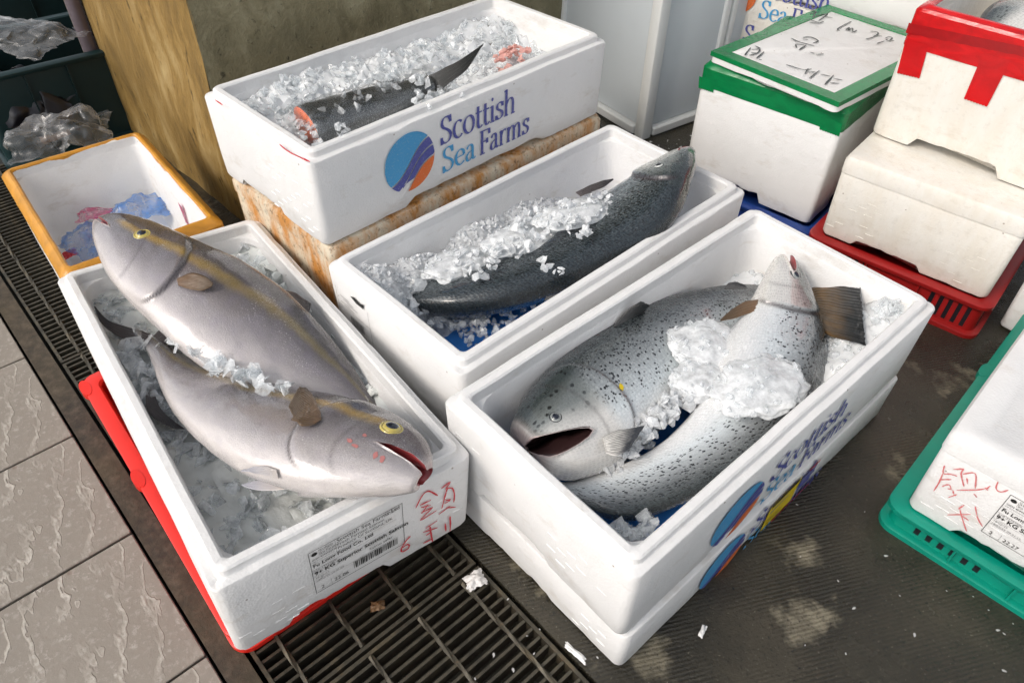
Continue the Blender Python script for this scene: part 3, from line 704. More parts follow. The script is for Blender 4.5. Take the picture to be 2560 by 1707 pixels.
    if cut:
        F.append(tuple(reversed(range(Nn)))); FM.append(1)
    else:                                        # turn the lips inwards into a mouth cavity
        prev = list(range(Nn)); ring = [V[j].copy() for j in range(Nn)]
        for q in range(1, 7):
            cc, d, s, hh, T = ev(.012 + .022 * q); cc = cc - org; cur = []
            for j in range(Nn):
                k = q / 6; base = ring[j] + T * tot * .02 * min(q, 2)
                tgt = cc + (base - cc) * (.72 if q < 6 else .2)
                p = base.lerp(tgt, min(1, .25 + .75 * k)); cur.append(len(V)); V.append(p); UV.append((1, .9)); MK.append((0, 0, 0))
            for j in range(Nn): F.append((prev[(j + 1) % Nn], prev[j], cur[j], cur[(j + 1) % Nn])); FM.append(1)
            prev = cur
        F.append(tuple(prev)); FM.append(1)
    body = mesh('body', V, F, skin, o, 3.2, UV, [skin, mouthmat or M['mouth']], FM)
    ca_ = body.data.color_attributes.new('mask', 'FLOAT_COLOR', 'POINT')
    ca_.data.foreach_set('color', np.array([(*m, 1) for m in MK], dtype=np.float32).ravel())
    fo.bvh = BVHTree.FromPolygons([v + org for v in V], F); fo.body = body
    return fo
def hit(fo, x, y, z=None, lift=.001):
    d = ray(x * K, y * K).normalized(); h = fo.bvh.ray_cast(CAM, d)
    if h[0] is None: return (av(x, y, z) if z is not None else None), Vector((0, 0, 1))
    if h[1].dot(d) > 0: h = (h[0], -h[1])
    return h[0] + h[1] * lift, h[1]
def eye(fo, x, y, r, iris, dome=.5):
    p, n = hit(fo, x, y); p = p - fo.org - n * (.0035 + r * .05)
    Mx = n.to_track_quat('Z', 'Y').to_matrix().to_4x4(); Mx.translation = p
    def disc(rr, hgt, z0):
        rings = [[(rr * math.cos(a) * k, rr * math.sin(a) * k, z0 + hgt * math.sqrt(max(0, 1 - k * k))) for a in [2 * math.pi * q / 28 for q in range(28)]] for k in (1, .93, .8, .6, .35, .1)]
        return loft(rings, False, True)
    e = mesh('eye', *disc(r, r * dome, .001), iris, fo.o, 3.2); e.matrix_local = Mx
    V, F = loft([[((r * 1.08 + r * .16 * math.cos(b)) * math.cos(a), (r * 1.08 + r * .16 * math.cos(b)) * math.sin(a), r * .16 * math.sin(b) + .0015) for b in [2 * math.pi * k / 8 for k in range(8)]] for a in [2 * math.pi * q / 24 for q in range(25)]], False, False)
    mesh('eye_rim', V, F, fo.rim, e, 3.2)
    mesh('pupil', *disc(r * .68, r * .30, .0012 + r * dome * .58), M['pupil'], e, 3.2)
def fin(fo, name, A, B, mat, z=None, lift=.003, n=26, k=9, ripple=.0012, fringe=0., thick=.0011, lift_end=None):
    """strip between two polylines given in photograph pixels; points on the flank follow the flank"""
    def res(P):
        P = [Vector(p[:2]).to_3d() for p in P]; out = []
        for i in range(n + 1): out.append(catmull(P, i / n))
        return out
    def zz(P, t):
        if z is None: return None
        if isinstance(z, (int, float)): return z
        return z[0] + (z[1] - z[0]) * t
    def pos(q, t):
        lf = lift + ((lift_end if lift_end is not None else lift) - lift) * t
        p, nrm = hit(fo, q.x, q.y, zz(None, t), lf); return p
    a = res(A); b = res(B); V = []; UV = []; F = []
    for i in range(n + 1):
        t = i / n
        for j in range(k + 1):
            f = j / k; q = a[i].lerp(b[i], f)
            if fringe and t > .75: q = q + (a[i] - a[i - 1]) * fringe * (rng.random() - .5) * 4 * (t - .75)
            if z is not None: p = av(q.x, q.y, zz(None, t))
            else: p = pos(q, t)
            if p is None: p = av(q.x, q.y, .25)
            V.append(p - fo.org + Vector((0, 0, ripple * math.sin(f * k * 3.1) + ripple * fbm((t * 4, f * 5, len(A)), 2)))); UV.append((t, f))
    for i in range(n):
        for j in range(k):
            c = i * (k + 1) + j; F.append((c, c + 1, c + k + 2, c + k + 1))
    o = mesh(name, V, F, mat, fo.o, 3.2, UV); md = o.modifiers.new('thickness', 'SOLIDIFY'); md.thickness = thick; md.offset = 0
    return o
def blot(fo, name, x, y, rx, ry, mat, rot=0, n=14):
    V = []; UV = []
    c, nn = hit(fo, x, y, None, .0007)
    if c is None: return
    V.append(c - fo.org); k0 = rng.uniform(0, 9)
    for i in range(n):
        a = 2 * math.pi * i / n; w = 1 + .35 * fbm((math.cos(a) * 2 + k0, math.sin(a) * 2, k0), 2)
        dx, dy = rx * w * math.cos(a), ry * w * math.sin(a)
        p, _ = hit(fo, x + dx * math.cos(rot) - dy * math.sin(rot), y + dx * math.sin(rot) + dy * math.cos(rot), None, .0007)
        V.append((p if p is not None else c) - fo.org)
    return mesh(name, V, [(0, 1 + i, 1 + (i + 1) % n) for i in range(n)], mat, fo.o, 3.2)
def st(rows): return [(d[0], d[1], z + dz, v[0], v[1], z + vz) for d, v, z, dz, vz in rows]
AMW = [(0, .50), (.04, .50), (.12, .46), (.25, .43), (.5, .42), (.8, .42), (1, .5)]
SAW = [(0, .55), (.05, .58), (.12, .54), (.3, .50), (.6, .48), (.85, .44), (1, .42)]
# --- amberjack with its head over the far rim
z0 = [.300, .300, .299, .297, .293, .285, .272, .255, .238, .220, .200, .180, .165]
d_ = [(236, 500), (266, 497), (303, 502), (348, 515), (402, 536), (472, 568), (552, 604), (624, 648), (694, 704), (755, 770), (805, 836), (847, 900), (882, 950)]
v_ = [(214, 514), (211, 545), (222, 583), (243, 632), (280, 680), (330, 728), (395, 790), (470, 846), (560, 886), (650, 912), (735, 928), (810, 948), (860, 970)]
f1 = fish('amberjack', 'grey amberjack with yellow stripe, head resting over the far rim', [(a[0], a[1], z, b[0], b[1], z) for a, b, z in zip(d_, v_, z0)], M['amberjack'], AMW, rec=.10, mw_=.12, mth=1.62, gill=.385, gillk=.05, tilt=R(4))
f1.rim = M['iris_yellow']
eye(f1, 326, 537, .0125, M['iris_yellow'])
fin(f1, 'pectoral_fin', [(407, 642), (440, 633), (472, 643), (491, 662)], [(411, 658), (438, 669), (466, 675), (489, 669)], M['fin_brown'], lift=.002, lift_end=.012)
fin(f1, 'dorsal_fin', [(640, 664), (675, 672), (700, 688), (714, 697)], [(700, 745), (705, 730), (711, 715), (714, 697)], M['fin_grey'], z=.245)
fin(f1, 'pelvic_fin', [(356, 726), (378, 748), (400, 770), (419, 788)], [(362, 726), (390, 745), (412, 768), (421, 786)], M['fin_grey'], z=(.275, .262))
fin(f1, 'tail_fin', [(872, 945), (900, 952), (930, 975), (962, 1012)], [(862, 975), (880, 1000), (905, 1030), (930, 1062)], M['fin_grey'], z=(.165, .14))
# --- amberjack with its mouth at the near rim
z0 = [.288, .288, .286, .283, .278, .273, .264, .252, .240, .226, .212, .200, .190, .182]
d_ = [(991, 1078), (990, 1046), (976, 1012), (946, 982), (906, 954), (860, 937), (800, 917), (730, 901), (650, 886), (560, 864), (480, 838), (420, 812), (380, 790), (353, 770)]
v_ = [(962, 1112), (948, 1128), (912, 1134), (863, 1138), (800, 1138), (730, 1132), (650, 1114), (575, 1087), (510, 1047), (450, 997), (405, 947), (375, 892), (353, 837), (333, 797)]
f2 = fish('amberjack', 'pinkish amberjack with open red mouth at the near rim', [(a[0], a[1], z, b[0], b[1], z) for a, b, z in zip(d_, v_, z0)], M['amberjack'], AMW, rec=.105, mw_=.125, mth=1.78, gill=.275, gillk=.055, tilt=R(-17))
f2.rim = M['iris_yellow']
eye(f2, 900, 981, .0145, M['iris_yellow'])
fin(f2, 'pectoral_fin', [(736, 950), (722, 922), (705, 908), (690, 910)], [(738, 968), (715, 985), (690, 988), (668, 955)], M['fin_brown'], lift=.002, lift_end=.016)
fin(f2, 'pelvic_fin', [(640, 1078), (615, 1070), (585, 1070), (560, 1077)], [(645, 1096), (620, 1090), (590, 1083), (560, 1079)], M['fin_pale'], lift=.004, z=None)
fin(f2, 'pelvic_fin', [(664, 1098), (625, 1096), (590, 1103), (555, 1112)], [(655, 1124), (620, 1126), (585, 1124), (555, 1114)], M['fin_pale'], z=(.262, .25))
fin(f2, 'tail_fin', [(342, 799), (300, 786), (262, 767), (232, 741), (216, 704)], [(352, 770), (318, 758), (282, 748), (248, 735), (217, 703)], M['fin_grey'], z=(.183, .222))
fin(f2, 'tail_fin', [(352, 772), (375, 748), (400, 728), (430, 705)], [(362, 792), (388, 785), (410, 775), (432, 765)], M['fin_grey'], z=(.184, .19))
fin(f2, 'anal_fin', [(352, 880), (362, 925), (385, 955), (425, 985)], [(335, 905), (338, 940), (362, 965), (400, 985)], M['fin_grey'], z=(.19, .20))
for x, y, rx, ry in ((803, 1012, 7, 5), (815, 1024, 8, 4), (862, 1046, 6, 9), (878, 1054, 6, 9), (838, 1000, 5, 4)): blot(f2, 'blood_spot', x, y, rx, ry, M['bruise'], .4)
# --- gaping salmon
rows = [((1184, 1006), (1234, 1052), .236), ((1170, 984), (1264, 1080), .236), ((1176, 955), (1302, 1092), .234), ((1195, 922), (1352, 1088), .231), ((1228, 882), (1420, 1064), .226), ((1275, 838), (1490, 1014), .221), ((1335, 793), (1550, 962), .216), ((1400, 750), (1605, 912), .211), ((1480, 711), (1650, 860), .206), ((1560, 684), (1690, 812), .200), ((1640, 665), (1735, 772), .196), ((1715, 658), (1785, 742), .191), ((1790, 662), (1835, 736), .187), ((1855, 668), (1880, 738), .184)]
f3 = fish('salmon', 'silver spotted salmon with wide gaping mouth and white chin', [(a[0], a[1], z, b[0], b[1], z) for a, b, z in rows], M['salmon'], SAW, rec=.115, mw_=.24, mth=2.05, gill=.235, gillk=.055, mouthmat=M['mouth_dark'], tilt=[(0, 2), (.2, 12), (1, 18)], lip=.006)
f3.rim = M['salmon']
eye(f3, 1276, 957, .0085, M['iris_silver'])
fin(f3, 'dorsal_fin', [(1394, 772), (1420, 735), (1445, 708), (1472, 692)], [(1480, 716), (1484, 712), (1488, 706), (1494, 702)], M['fin_dark'], z=(.255, .305), fringe=1.5)
fin(f3, 'adipose_fin', [(1664, 664), (1672, 652), (1688, 648), (1704, 652)], [(1716, 664), (1716, 661), (1714, 658), (1710, 655)], M['fin_dark'], z=.255)
fin(f3, 'pectoral_fin', [(1384, 1004), (1415, 990), (1448, 984), (1480, 977)], [(1392, 1040), (1412, 1046), (1430, 1040), (1446, 1030)], M['fin_pectoral'], z=(.262, .275), fringe=1.6, n=30, k=14)
fin(f3, 'tail_fin', [(1862, 652), (1895, 638), (1930, 644), (1974, 648)], [(1872, 745), (1908, 770), (1948, 780), (1988, 792)], M['fin_salmon'], z=(.22, .275), fringe=2.2, n=40, k=28, ripple=.002)
blot(f3, 'stray_scale', 1427, 889, 5, 8, M['yellow'], -.4)
# --- salmon with upright head
rows = [((1814, 593), (1782, 598), .282), ((1832, 604), (1766, 617), .280), ((1851, 638), (1752, 645), .274), ((1870, 690), (1733, 685), .262), ((1890, 742), (1705, 730), .246), ((1901, 800), (1662, 795), .230), ((1900, 862), (1632, 862), .219), ((1868, 940), (1602, 928), .212), ((1806, 1010), (1556, 984), .206), ((1718, 1076), (1500, 1030), .200), ((1618, 1132), (1440, 1064), .194), ((1518, 1176), (1372, 1090), .188), ((1428, 1196), (1312, 1106), .183), ((1340, 1168), (1266, 1104), .178), ((1272, 1120), (1232, 1084), .174)]
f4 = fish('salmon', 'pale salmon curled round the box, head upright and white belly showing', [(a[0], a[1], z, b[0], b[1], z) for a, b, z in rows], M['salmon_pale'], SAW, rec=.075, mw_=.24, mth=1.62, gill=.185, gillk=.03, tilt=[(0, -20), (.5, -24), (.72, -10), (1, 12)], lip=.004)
f4.rim = M['salmon_pale']
eye(f4, 1829, 631, .0105, M['iris_silver'])
fin(f4, 'pectoral_fin', [(1742, 688), (1715, 692), (1685, 708), (1654, 734)], [(1738, 714), (1712, 722), (1684, 732), (1656, 737)], M['fin_brown'], z=(.29, .282))
fin(f4, 'tail_fin', [(1274, 1118), (1245, 1098), (1215, 1075), (1188, 1050)], [(1236, 1084), (1212, 1062), (1192, 1046), (1180, 1042)], M['fin_dark'], z=(.176, .182))
# --- dark salmon in the middle box
rows = [((1596, 362), (1578, 342), 0.345), ((1595, 392), (1543, 351), 0.343), ((1582, 428), (1502, 372), 0.335), ((1566, 474), (1452, 406), 0.318), ((1540, 518), (1398, 442), 0.295), ((1495, 566), (1338, 482), 0.268), ((1430, 610), (1268, 522), 0.245), ((1350, 650), (1188, 562), 0.228), ((1260, 685), (1108, 596), 0.215), ((1160, 714), (1030, 626), 0.205), ((1060, 727), (960, 655), 0.196), ((985, 721), (910, 672), 0.190), ((925, 712), (884, 684), 0.185)]
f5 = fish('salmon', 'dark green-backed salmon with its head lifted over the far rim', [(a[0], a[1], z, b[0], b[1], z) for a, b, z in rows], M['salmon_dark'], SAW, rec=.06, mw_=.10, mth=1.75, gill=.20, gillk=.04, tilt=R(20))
f5.rim = M['salmon_dark']
eye(f5, 1513, 380, .0095, M['iris_pale'])
fin(f5, 'pectoral_fin', [(1322, 442), (1352, 428), (1382, 416), (1408, 411)], [(1334, 452), (1362, 440), (1388, 429), (1409, 413)], M['fin_grey'], z=(.335, .352))
fin(f5, 'dorsal_fin', [(1255, 682), (1300, 668), (1345, 648), (1400, 622)], [(1250, 690), (1295, 682), (1345, 668), (1405, 636)], M['fin_dark'], z=(.262, .285))
fin(f5, 'tail_fin', [(924, 712), (905, 718), (885, 716), (872, 705)], [(884, 684), (876, 678), (868, 676), (860, 678)], M['fin_dark'], z=(.19, .2))
# --- tail piece among the ice of the logo box
rows = [((664, 256), (748, 338), .458), ((700, 243), (775, 326), .458), ((760, 226), (830, 300), .458), ((830, 208), (888, 275), .460), ((890, 196), (935, 250), .461), ((940, 186), (972, 230), .459), ((985, 176), (1004, 214), .462)]
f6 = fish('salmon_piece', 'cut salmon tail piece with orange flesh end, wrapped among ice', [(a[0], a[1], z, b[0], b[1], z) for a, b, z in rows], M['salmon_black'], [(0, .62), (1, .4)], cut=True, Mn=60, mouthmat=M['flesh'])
fin(f6, 'tail_fin', [(985, 174), (1020, 158), (1062, 135), (1109, 102)], [(1004, 216), (1034, 190), (1072, 160), (1109, 104)], M['fin_dark'], z=(.463, .508), fringe=1.0)
fin(f6, 'tail_fin', [(985, 178), (975, 195), (972, 215), (978, 240)], [(1004, 214), (1000, 225), (992, 235), (985, 242)], M['fin_dark'], z=(.464, .474))
rows = [((2235, 62), (2330, 100), .535), ((2258, 28), (2400, 75), .548), ((2300, 5), (2440, 45), .550), ((2370, -25), (2500, 12), .548), ((2450, -60), (2560, -28), .54), ((2530, -95), (2610, -70), .53)]
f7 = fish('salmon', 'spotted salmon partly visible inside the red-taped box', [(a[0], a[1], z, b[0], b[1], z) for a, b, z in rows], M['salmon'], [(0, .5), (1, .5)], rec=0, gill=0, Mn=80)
# ================================================================== ICE
def shard_templates(n=14, flat=(.35, .8)):
    out = []
    for q in range(n):
        bm = bmesh.new(); k = rng.randint(9, 15); fl = rng.uniform(*flat)
        for i in range(k):
            v = Vector((rng.gauss(0, 1), rng.gauss(0, 1), rng.gauss(0, 1))).normalized(); v = Vector((v.x, v.y * rng.uniform(.6, 1), v.z * fl)); bm.verts.new(v)
        bmesh.ops.convex_hull(bm, input=bm.verts); bmesh.ops.delete(bm, geom=[v for v in bm.verts if not v.link_faces], context='VERTS')
        bm.verts.index_update(); out.append(([v.co.copy() for v in bm.verts], [tuple(v.index for v in f.verts) for f in bm.faces])); bm.free()
    return out
SH = shard_templates(); SHF = shard_templates(12, (.14, .3))
def add_shard(mb, p, size, tp=SH):
    Vt, Ft = rng.choice(tp); e = Matrix.Rotation(rng.uniform(0, 6.3), 3, 'Z') @ Matrix.Rotation(rng.uniform(-1.1, 1.1), 3, 'X') @ Matrix.Rotation(rng.uniform(-1.1, 1.1), 3, 'Y')
    mb.add([p + (e @ v) * size for v in Vt], Ft)
def smooth_noise(x, y, s): return fbm((x * s, y * s, s * .37), 3)
def ice_fill(B, label, hfun, bedmat, chipmat, nchip, size=(.006, .014), rough=.008, tp=SH, keep=None, nx=110, ny=56, name='crushed_ice', chiplift=.35):
    """bumpy bed inside the cavity plus loose chips strewn on it, one uncountable mass"""
    t = thing(name, label, 'ice', B.M); t['kind'] = 'stuff'
    i = B.wall + .003; L, W = B.L, B.W; V = []; F = []
    for b in range(ny + 1):
        for a in range(nx + 1):
            x = i + (L - 2 * i) * a / nx; y = i + (W - 2 * i) * b / ny
            hb = hfun(x, y); z = hb + rough * smooth_noise(x, y, 26) + rough * .9 * abs(smooth_noise(x + 3, y, 70)) + rough * .5 * smooth_noise(x, y + 7, 150)
            V.append((x, y, max(B.floor * .5, z) if hb > B.floor + .002 else B.floor * .5))
    for b in range(ny):
        for a in range(nx):
            c = b * (nx + 1) + a; F.append((c, c + 1, c + nx + 2, c + nx + 1))
    o = mesh('ice_bed', V, F, bedmat, t, R(40)); o['kind'] = 'stuff'
    mb = MB(); n = 0; tries = 0
    while n < nchip and tries < nchip * 20:
        tries += 1; x = rng.uniform(i + .006, L - i - .006); y = rng.uniform(i + .006, W - i - .006)
        if keep and not keep(x, y): continue
        s = rng.uniform(*size); hb = hfun(x, y)
        add_shard(mb, Vector((x, y, max(hb, B.floor) + s * chiplift * rng.uniform(.2, 1.2))), s, tp); n += 1
    o = mb.build('ice_chips', chipmat, t, R(25)); o['kind'] = 'stuff'
    return t
def cluster(label, spots, mat, tp=SH, name='ice_chunks'):
    """loose pieces heaped at given photograph positions: (x, y, z, spread px, count, size)"""
    base = av(spots[0][0], spots[0][1], spots[0][2]); t = thing(name, label, 'ice', Matrix.Translation(base)); t['kind'] = 'stuff'
    mb = MB()
    for (x, y, z, sp, n, s) in spots:
        for k in range(n):
            a = rng.uniform(0, 6.3); r = sp * math.sqrt(rng.random())
            p = av(x + r * math.cos(a), y + r * .8 * math.sin(a), z + rng.uniform(-.006, .008)) - base
            add_shard(mb, p, s * rng.uniform(.6, 1.25), tp)
    o = mb.build('ice_pieces', mat, t, R(22)); o['kind'] = 'stuff'
    return t
def gz(B, dx, dy):                            # local z of the amberjack bed
    return 0
# amberjack box: greenish melting flakes
def hA(x, y):
    return .098 + .022 * sstep(.45, .8, x) + .02 * smooth_noise(x, y, 7) + .02 * sstep(.10, .0, y)
ice_fill(BA, 'greenish melting ice flakes beneath the two amberjacks', hA, M['ice_green'], M['ice'], 620, (.006, .024), .0055, SHF)
cluster('clear ice flakes heaped by the amberjack tail', [(330, 820, .19, 55, 26, .019), (345, 880, .185, 45, 22, .018), (360, 930, .18, 35, 12, .017), (405, 785, .262, 22, 9, .017), (445, 808, .268, 24, 10, .017), (500, 838, .272, 30, 14, .017), (560, 862, .275, 28, 12, .016), (610, 880, .275, 22, 8, .014), (660, 890, .275, 20, 6, .012), (340, 720, .165, 40, 16, .014)], M['ice'], SHF)
cluster('wet ice pieces along the amberjack box right wall', [(720, 700, .19, 24, 10, .013), (770, 770, .185, 18, 8, .012), (815, 850, .18, 18, 8, .012), (850, 900, .18, 16, 8, .011), (620, 640, .19, 40, 14, .013)], M['ice_green'])
# single dark salmon: white crushed ice heaped on the far side
def hC(x, y):
    back = sstep(.17, .33, y) * (.105 + .03 * smooth_noise(x, y, 9)) * (1 - .75 * sstep(.50, .66, x)) * sstep(.0, .12, x + .10)
    left = .055 * sstep(.13, .05, x) * sstep(.05, .15, y)
    return .020 + back + left + .022 * sstep(.55, .7, x) * sstep(.20, .10, y)
ice_fill(BC, 'white crushed ice heaped behind the dark salmon', hC, M['ice_white'], M['ice_white'], 900, (.003, .009), .006, keep=lambda x, y: hC(x, y) > .05)
cluster('clear ice chips on blue liner before the dark salmon', [(1060, 735, .165, 60, 46, .010), (1130, 735, .165, 50, 40, .010), (1190, 700, .170, 40, 26, .010), (1225, 690, .18, 20, 10, .012), (1000, 715, .18, 35, 26, .010), (960, 690, .20, 40, 24, .011), (1100, 775, .15, 40, 18, .009), (950, 655, .225, 20, 8, .017), (890, 690, .225, 34, 34, .013), (925, 700, .225, 24, 20, .012)], M['ice'])
cluster('ice drops stuck on the dark salmon flank', [(1250, 606, .298, 16, 6, .010), (1285, 622, .298, 14, 5, .007), (1105, 625, .27, 20, 7, .009), (1130, 608, .275, 20, 7, .010), (1350, 455, .335, 20, 8, .008), (1300, 490, .322, 40, 24, .010), (1230, 520, .308, 50, 34, .010), (1390, 455, .335, 20, 8, .008), (1330, 520, .322, 30, 20, .009), (1180, 560, .288, 40, 24, .010), (1080, 605, .265, 40, 22, .010)], M['ice_white'])
cluster('rounded clear ice lumps in the corner beside the dark salmon head', [(1545, 500, .20, 22, 8, .016), (1520, 540, .19, 26, 10, .013)], M['ice'])
# logo box: clear tube ice nearly up to the rim
def hB(x, y):
    return .118 + .030 * sstep(.18, .33, y) + .016 * smooth_noise(x, y, 8) + .012 * sstep(.62, .3, x)
ice_fill(BB, 'clear tube ice filling the logo box round the salmon piece', hB, M['ice_bed'], M['ice'], 900, (.004, .017), .010)
cluster('blood-tinted ice in the logo box far end', [(1165, 140, .445, 34, 30, .010), (1190, 120, .448, 24, 16, .009)], M['ice_pink'])
cluster('ice pieces over the salmon tail piece', [(820, 215, .485, 40, 16, .012), (900, 190, .487, 40, 18, .012), (960, 195, .488, 24, 10, .011), (760, 245, .482, 26, 8, .010), (980, 235, .475, 30, 12, .012), (1040, 205, .47, 30, 14, .012)], M['ice'])
# two-salmon box
def hD(x, y):
    return .016 + .085 * sstep(.48, .62, x) * sstep(.19, .06, y) + .045 * sstep(.60, .75, x) + .02 * sstep(.12, .04, y)
ice_fill(BD, 'clear ice at the bottom of the two-salmon box', hD, M['ice_bed'], M['ice'], 260, (.007, .015), .008, keep=lambda x, y: hD(x, y) > .04)
cluster('clear ice lumps in the near corner of the two-salmon box', [(1430, 1222, .20, 26, 10, .017), (1480, 1205, .20, 26, 10, .017), (1450, 1240, .19, 30, 10, .013), (1405, 1230, .19, 20, 6, .012)], M['ice'])
cluster('clear ice in the hollow under the gaping salmon', [(1400, 1075, .17, 40, 22, .013), (1440, 1055, .185, 36, 18, .013), (1470, 1030, .20, 30, 16, .012), (1340, 1110, .15, 30, 10, .010), (1480, 1000, .215, 20, 10, .010)], M['ice'])
cluster('ice pieces along the right wall beside the pale salmon', [(1920, 800, .205, 30, 14, .016), (1930, 840, .205, 26, 14, .016), (1900, 870, .205, 24, 10, .014), (1850, 905, .22, 16, 6, .012)], M['ice'])
cluster('wet ice filling the gap between the two silver salmon', [(1480, 985, .245, 30, 30, .011), (1520, 950, .25, 34, 36, .011), (1560, 920, .252, 34, 36, .011), (1600, 890, .255, 30, 26, .011), (1445, 1030, .235, 28, 22, .011), (1400, 1070, .205, 30, 20, .012), (1655, 850, .262, 26, 16, .010)], M['ice_white'])
cluster('ice over the cut end of the salmon tail piece', [(705, 300, .478, 26, 12, .010), (690, 270, .474, 20, 8, .010), (740, 330, .470, 16, 6, .009), (780, 300, .488, 22, 7, .009)], M['ice'])
def clump(label, x, y, z, rx, ry, rz, seed, mat):
    bm = bmesh.new(); bmesh.ops.create_icosphere(bm, subdivisions=5, radius=1)
    for v in bm.verts:
        n = v.co.normalized(); d = 1 + .24 * fbm((n.x * 1.6 + seed, n.y * 1.6, n.z * 1.6), 2) + .06 * fbm((n.x * 4, n.y * 4 + seed, n.z * 4), 2) + .022 * fbm((n.x * 12, n.y * 12, n.z * 12 + seed), 3)
        v.co = Vector((n.x * rx, n.y * ry, n.z * rz)) * d
    me = bpy.data.meshes.new('ice_clump'); bm.to_mesh(me); bm.free(); me.polygons.foreach_set('use_smooth', [True] * len(me.polygons)); me.materials.append(mat)
    o = bpy.data.objects.new('ice_clump', me); link(o); o.location = av(x, y, z); o.rotation_euler = (0, 0, R(25)); tag(o, label, 'ice')
    if rx > .03:
        mb = MB(); vs = [v.co.copy() for v in me.vertices if v.co.z > -.004]
        for k in range(int(700 * rx)):
            add_shard(mb, rng.choice(vs) * rng.uniform(.96, 1.04), rng.uniform(.003, .0085))
        g = mb.build('ice_grains', M['ice'], o, R(25)); g['kind'] = 'stuff'
    return o
clump('frosty ice clump on the silver salmon, upper of the two large clumps', 1622, 798, .262, .064, .058, .020, 1.0, M['ice_clump'])
clump('large frosty ice clump on the pale salmon belly near right rim', 1742, 886, .272, .078, .062, .024, 4.0, M['ice_clump'])
clump('small frosty ice lump wedged between the two salmon', 1612, 872, .258, .048, .046, .018, 7.0, M['ice_clump'])
clump('clear round ice lump at the edge of the largest clump', 1826, 880, .272, .018, .016, .013, 9.0, M['ice'])
clump('long white ice heap over the dark salmon belly, nearest its fin', 1318, 492, .312, .085, .040, .015, 12.0, M['ice_clump'])
clump('long white ice heap at the middle of the dark salmon', 1200, 548, .274, .085, .045, .016, 15.0, M['ice_clump'])
clump('white ice heap at the tail end of the dark salmon', 1060, 605, .243, .075, .045, .016, 18.0, M['ice_clump'])
# blue pads
def pad(B, label, x0, y0, x1, y1, z):
    V = []; F = []; n = 24
    for j in range(n + 1):
        for i in range(n + 1):
            x = x0 + (x1 - x0) * i / n; y = y0 + (y1 - y0) * j / n; V.append((x, y, z + .0025 * fbm((x * 20, y * 20, 1), 3)))
    for j in range(n):
        for i in range(n): c = j * (n + 1) + i; F.append((c, c + 1, c + n + 2, c + n + 1))
    o = mesh('absorbent_pad', V, F, M['label_blue'], None, 3.2); o.matrix_world = B.M
    md = o.modifiers.new('thickness', 'SOLIDIFY'); md.thickness = .002
    return tag(o, label, 'liner')
pad(BC, 'blue pad under the ice of the dark salmon box', .045, .045, BC.L - .045, BC.W - .045, .034)
pad(BD, 'blue pad under the two silver salmon', .045, .045, BD.L - .045, BD.W - .045, .034)
# ================================================================== PRINT, TAPE, LIDS, CLUTTER
_eps = [0.0]
def step():
    _eps[0] = (_eps[0] + .00006) % .0006; return _eps[0]
def ribbon(P, w, closed=False):
    P = [Vector((p[0], p[1], 0)) for p in P]; n = len(P); V = []; F = []; z = step()
    for i in range(n):
        t = (P[min(i + 1, n - 1)] - P[max(i - 1, 0)])
        if t.length < 1e-9: t = Vector((1, 0, 0))
        t.normalize(); nn = Vector((-t.y, t.x, 0)); ww = w[i] if isinstance(w, list) else w
        V += [P[i] + nn * ww / 2 + Vector((0, 0, z)), P[i] - nn * ww / 2 + Vector((0, 0, z))]
    for i in range(n - 1): F.append((2 * i, 2 * i + 1, 2 * i + 3, 2 * i + 2))
    return V, F
def smooth_line(P, k=5):
    Q = [Vector((p[0], p[1], 0)) for p in P]; n = (len(Q) - 1) * k
    return [catmull(Q, i / n) for i in range(n + 1)] if len(Q) > 2 else [Q[0].lerp(Q[1], i / 4) for i in range(5)]
def handwriting(B, face, Z, strokes, mat, w=.0028, name='handwriting'):
    mb = MB()
    for s in strokes:
        P = smooth_line([fpt(B, face, *Z(x, y), off=.0026) for x, y in s], 4); n = len(P)
        ws = [w * (.65 + .5 * rng.random()) * (1 if 0 < i < n - 1 else .5) for i in range(n)]
        mb.add(*ribbon(P, ws))
    o = mb.build(name, mat, B.o, kind='stuff'); o.matrix_local = fmat(B, face, .0022); return o
def text_mesh(body, size, bold=0.0, shear=0):
    c = bpy.data.curves.new('t', 'FONT'); c.body = body; c.size = size; c.offset = bold * size; c.shear = shear; c.resolution_u = 3
    o = bpy.data.objects.new('t', c); col.objects.link(o); dg = bpy.context.evaluated_depsgraph_get(); me = bpy.data.meshes.new_from_object(o.evaluated_get(dg))
    V = [v.co.copy() for v in me.vertices]; F = [tuple(p.vertices) for p in me.polygons]
    bpy.data.objects.remove(o); bpy.data.curves.remove(c); bpy.data.meshes.remove(me); return V, F
class Print:
    """flat print on one face of a box, in metres along (a) and up (b) that face"""
    def __init__(s, B, face, off=.0021): s.B, s.face, s.off, s.mb = B, face, off, {}
    def put(s, key, V, F): s.mb.setdefault(key, MB()).add(V, F)
    def text(s, a, b, size, body, key='ink_black', bold=.0, sx=1.0):
        V, F = text_mesh(body, size, bold); z = step(); s.put(key, [Vector((a + v.x * sx, b + v.y, z)) for v in V], F)
    def line(s, P, w, key='ink_black'): s.put(key, *ribbon(P, w))
    def rect(s, a0, b0, a1, b1, key): z = step(); s.put(key, [(a0, b0, z), (a1, b0, z), (a1, b1, z), (a0, b1, z)], [(0, 1, 2, 3)])
    def poly(s, P, key): z = step(); s.put(key, [(p[0], p[1], z) for p in P], [tuple(range(len(P)))])
    def build(s, name):
        for k, mb in s.mb.items():
            o = mb.build(name, M[k], s.B.o, kind='stuff'); o.matrix_local = fmat(s.B, s.face, s.off)
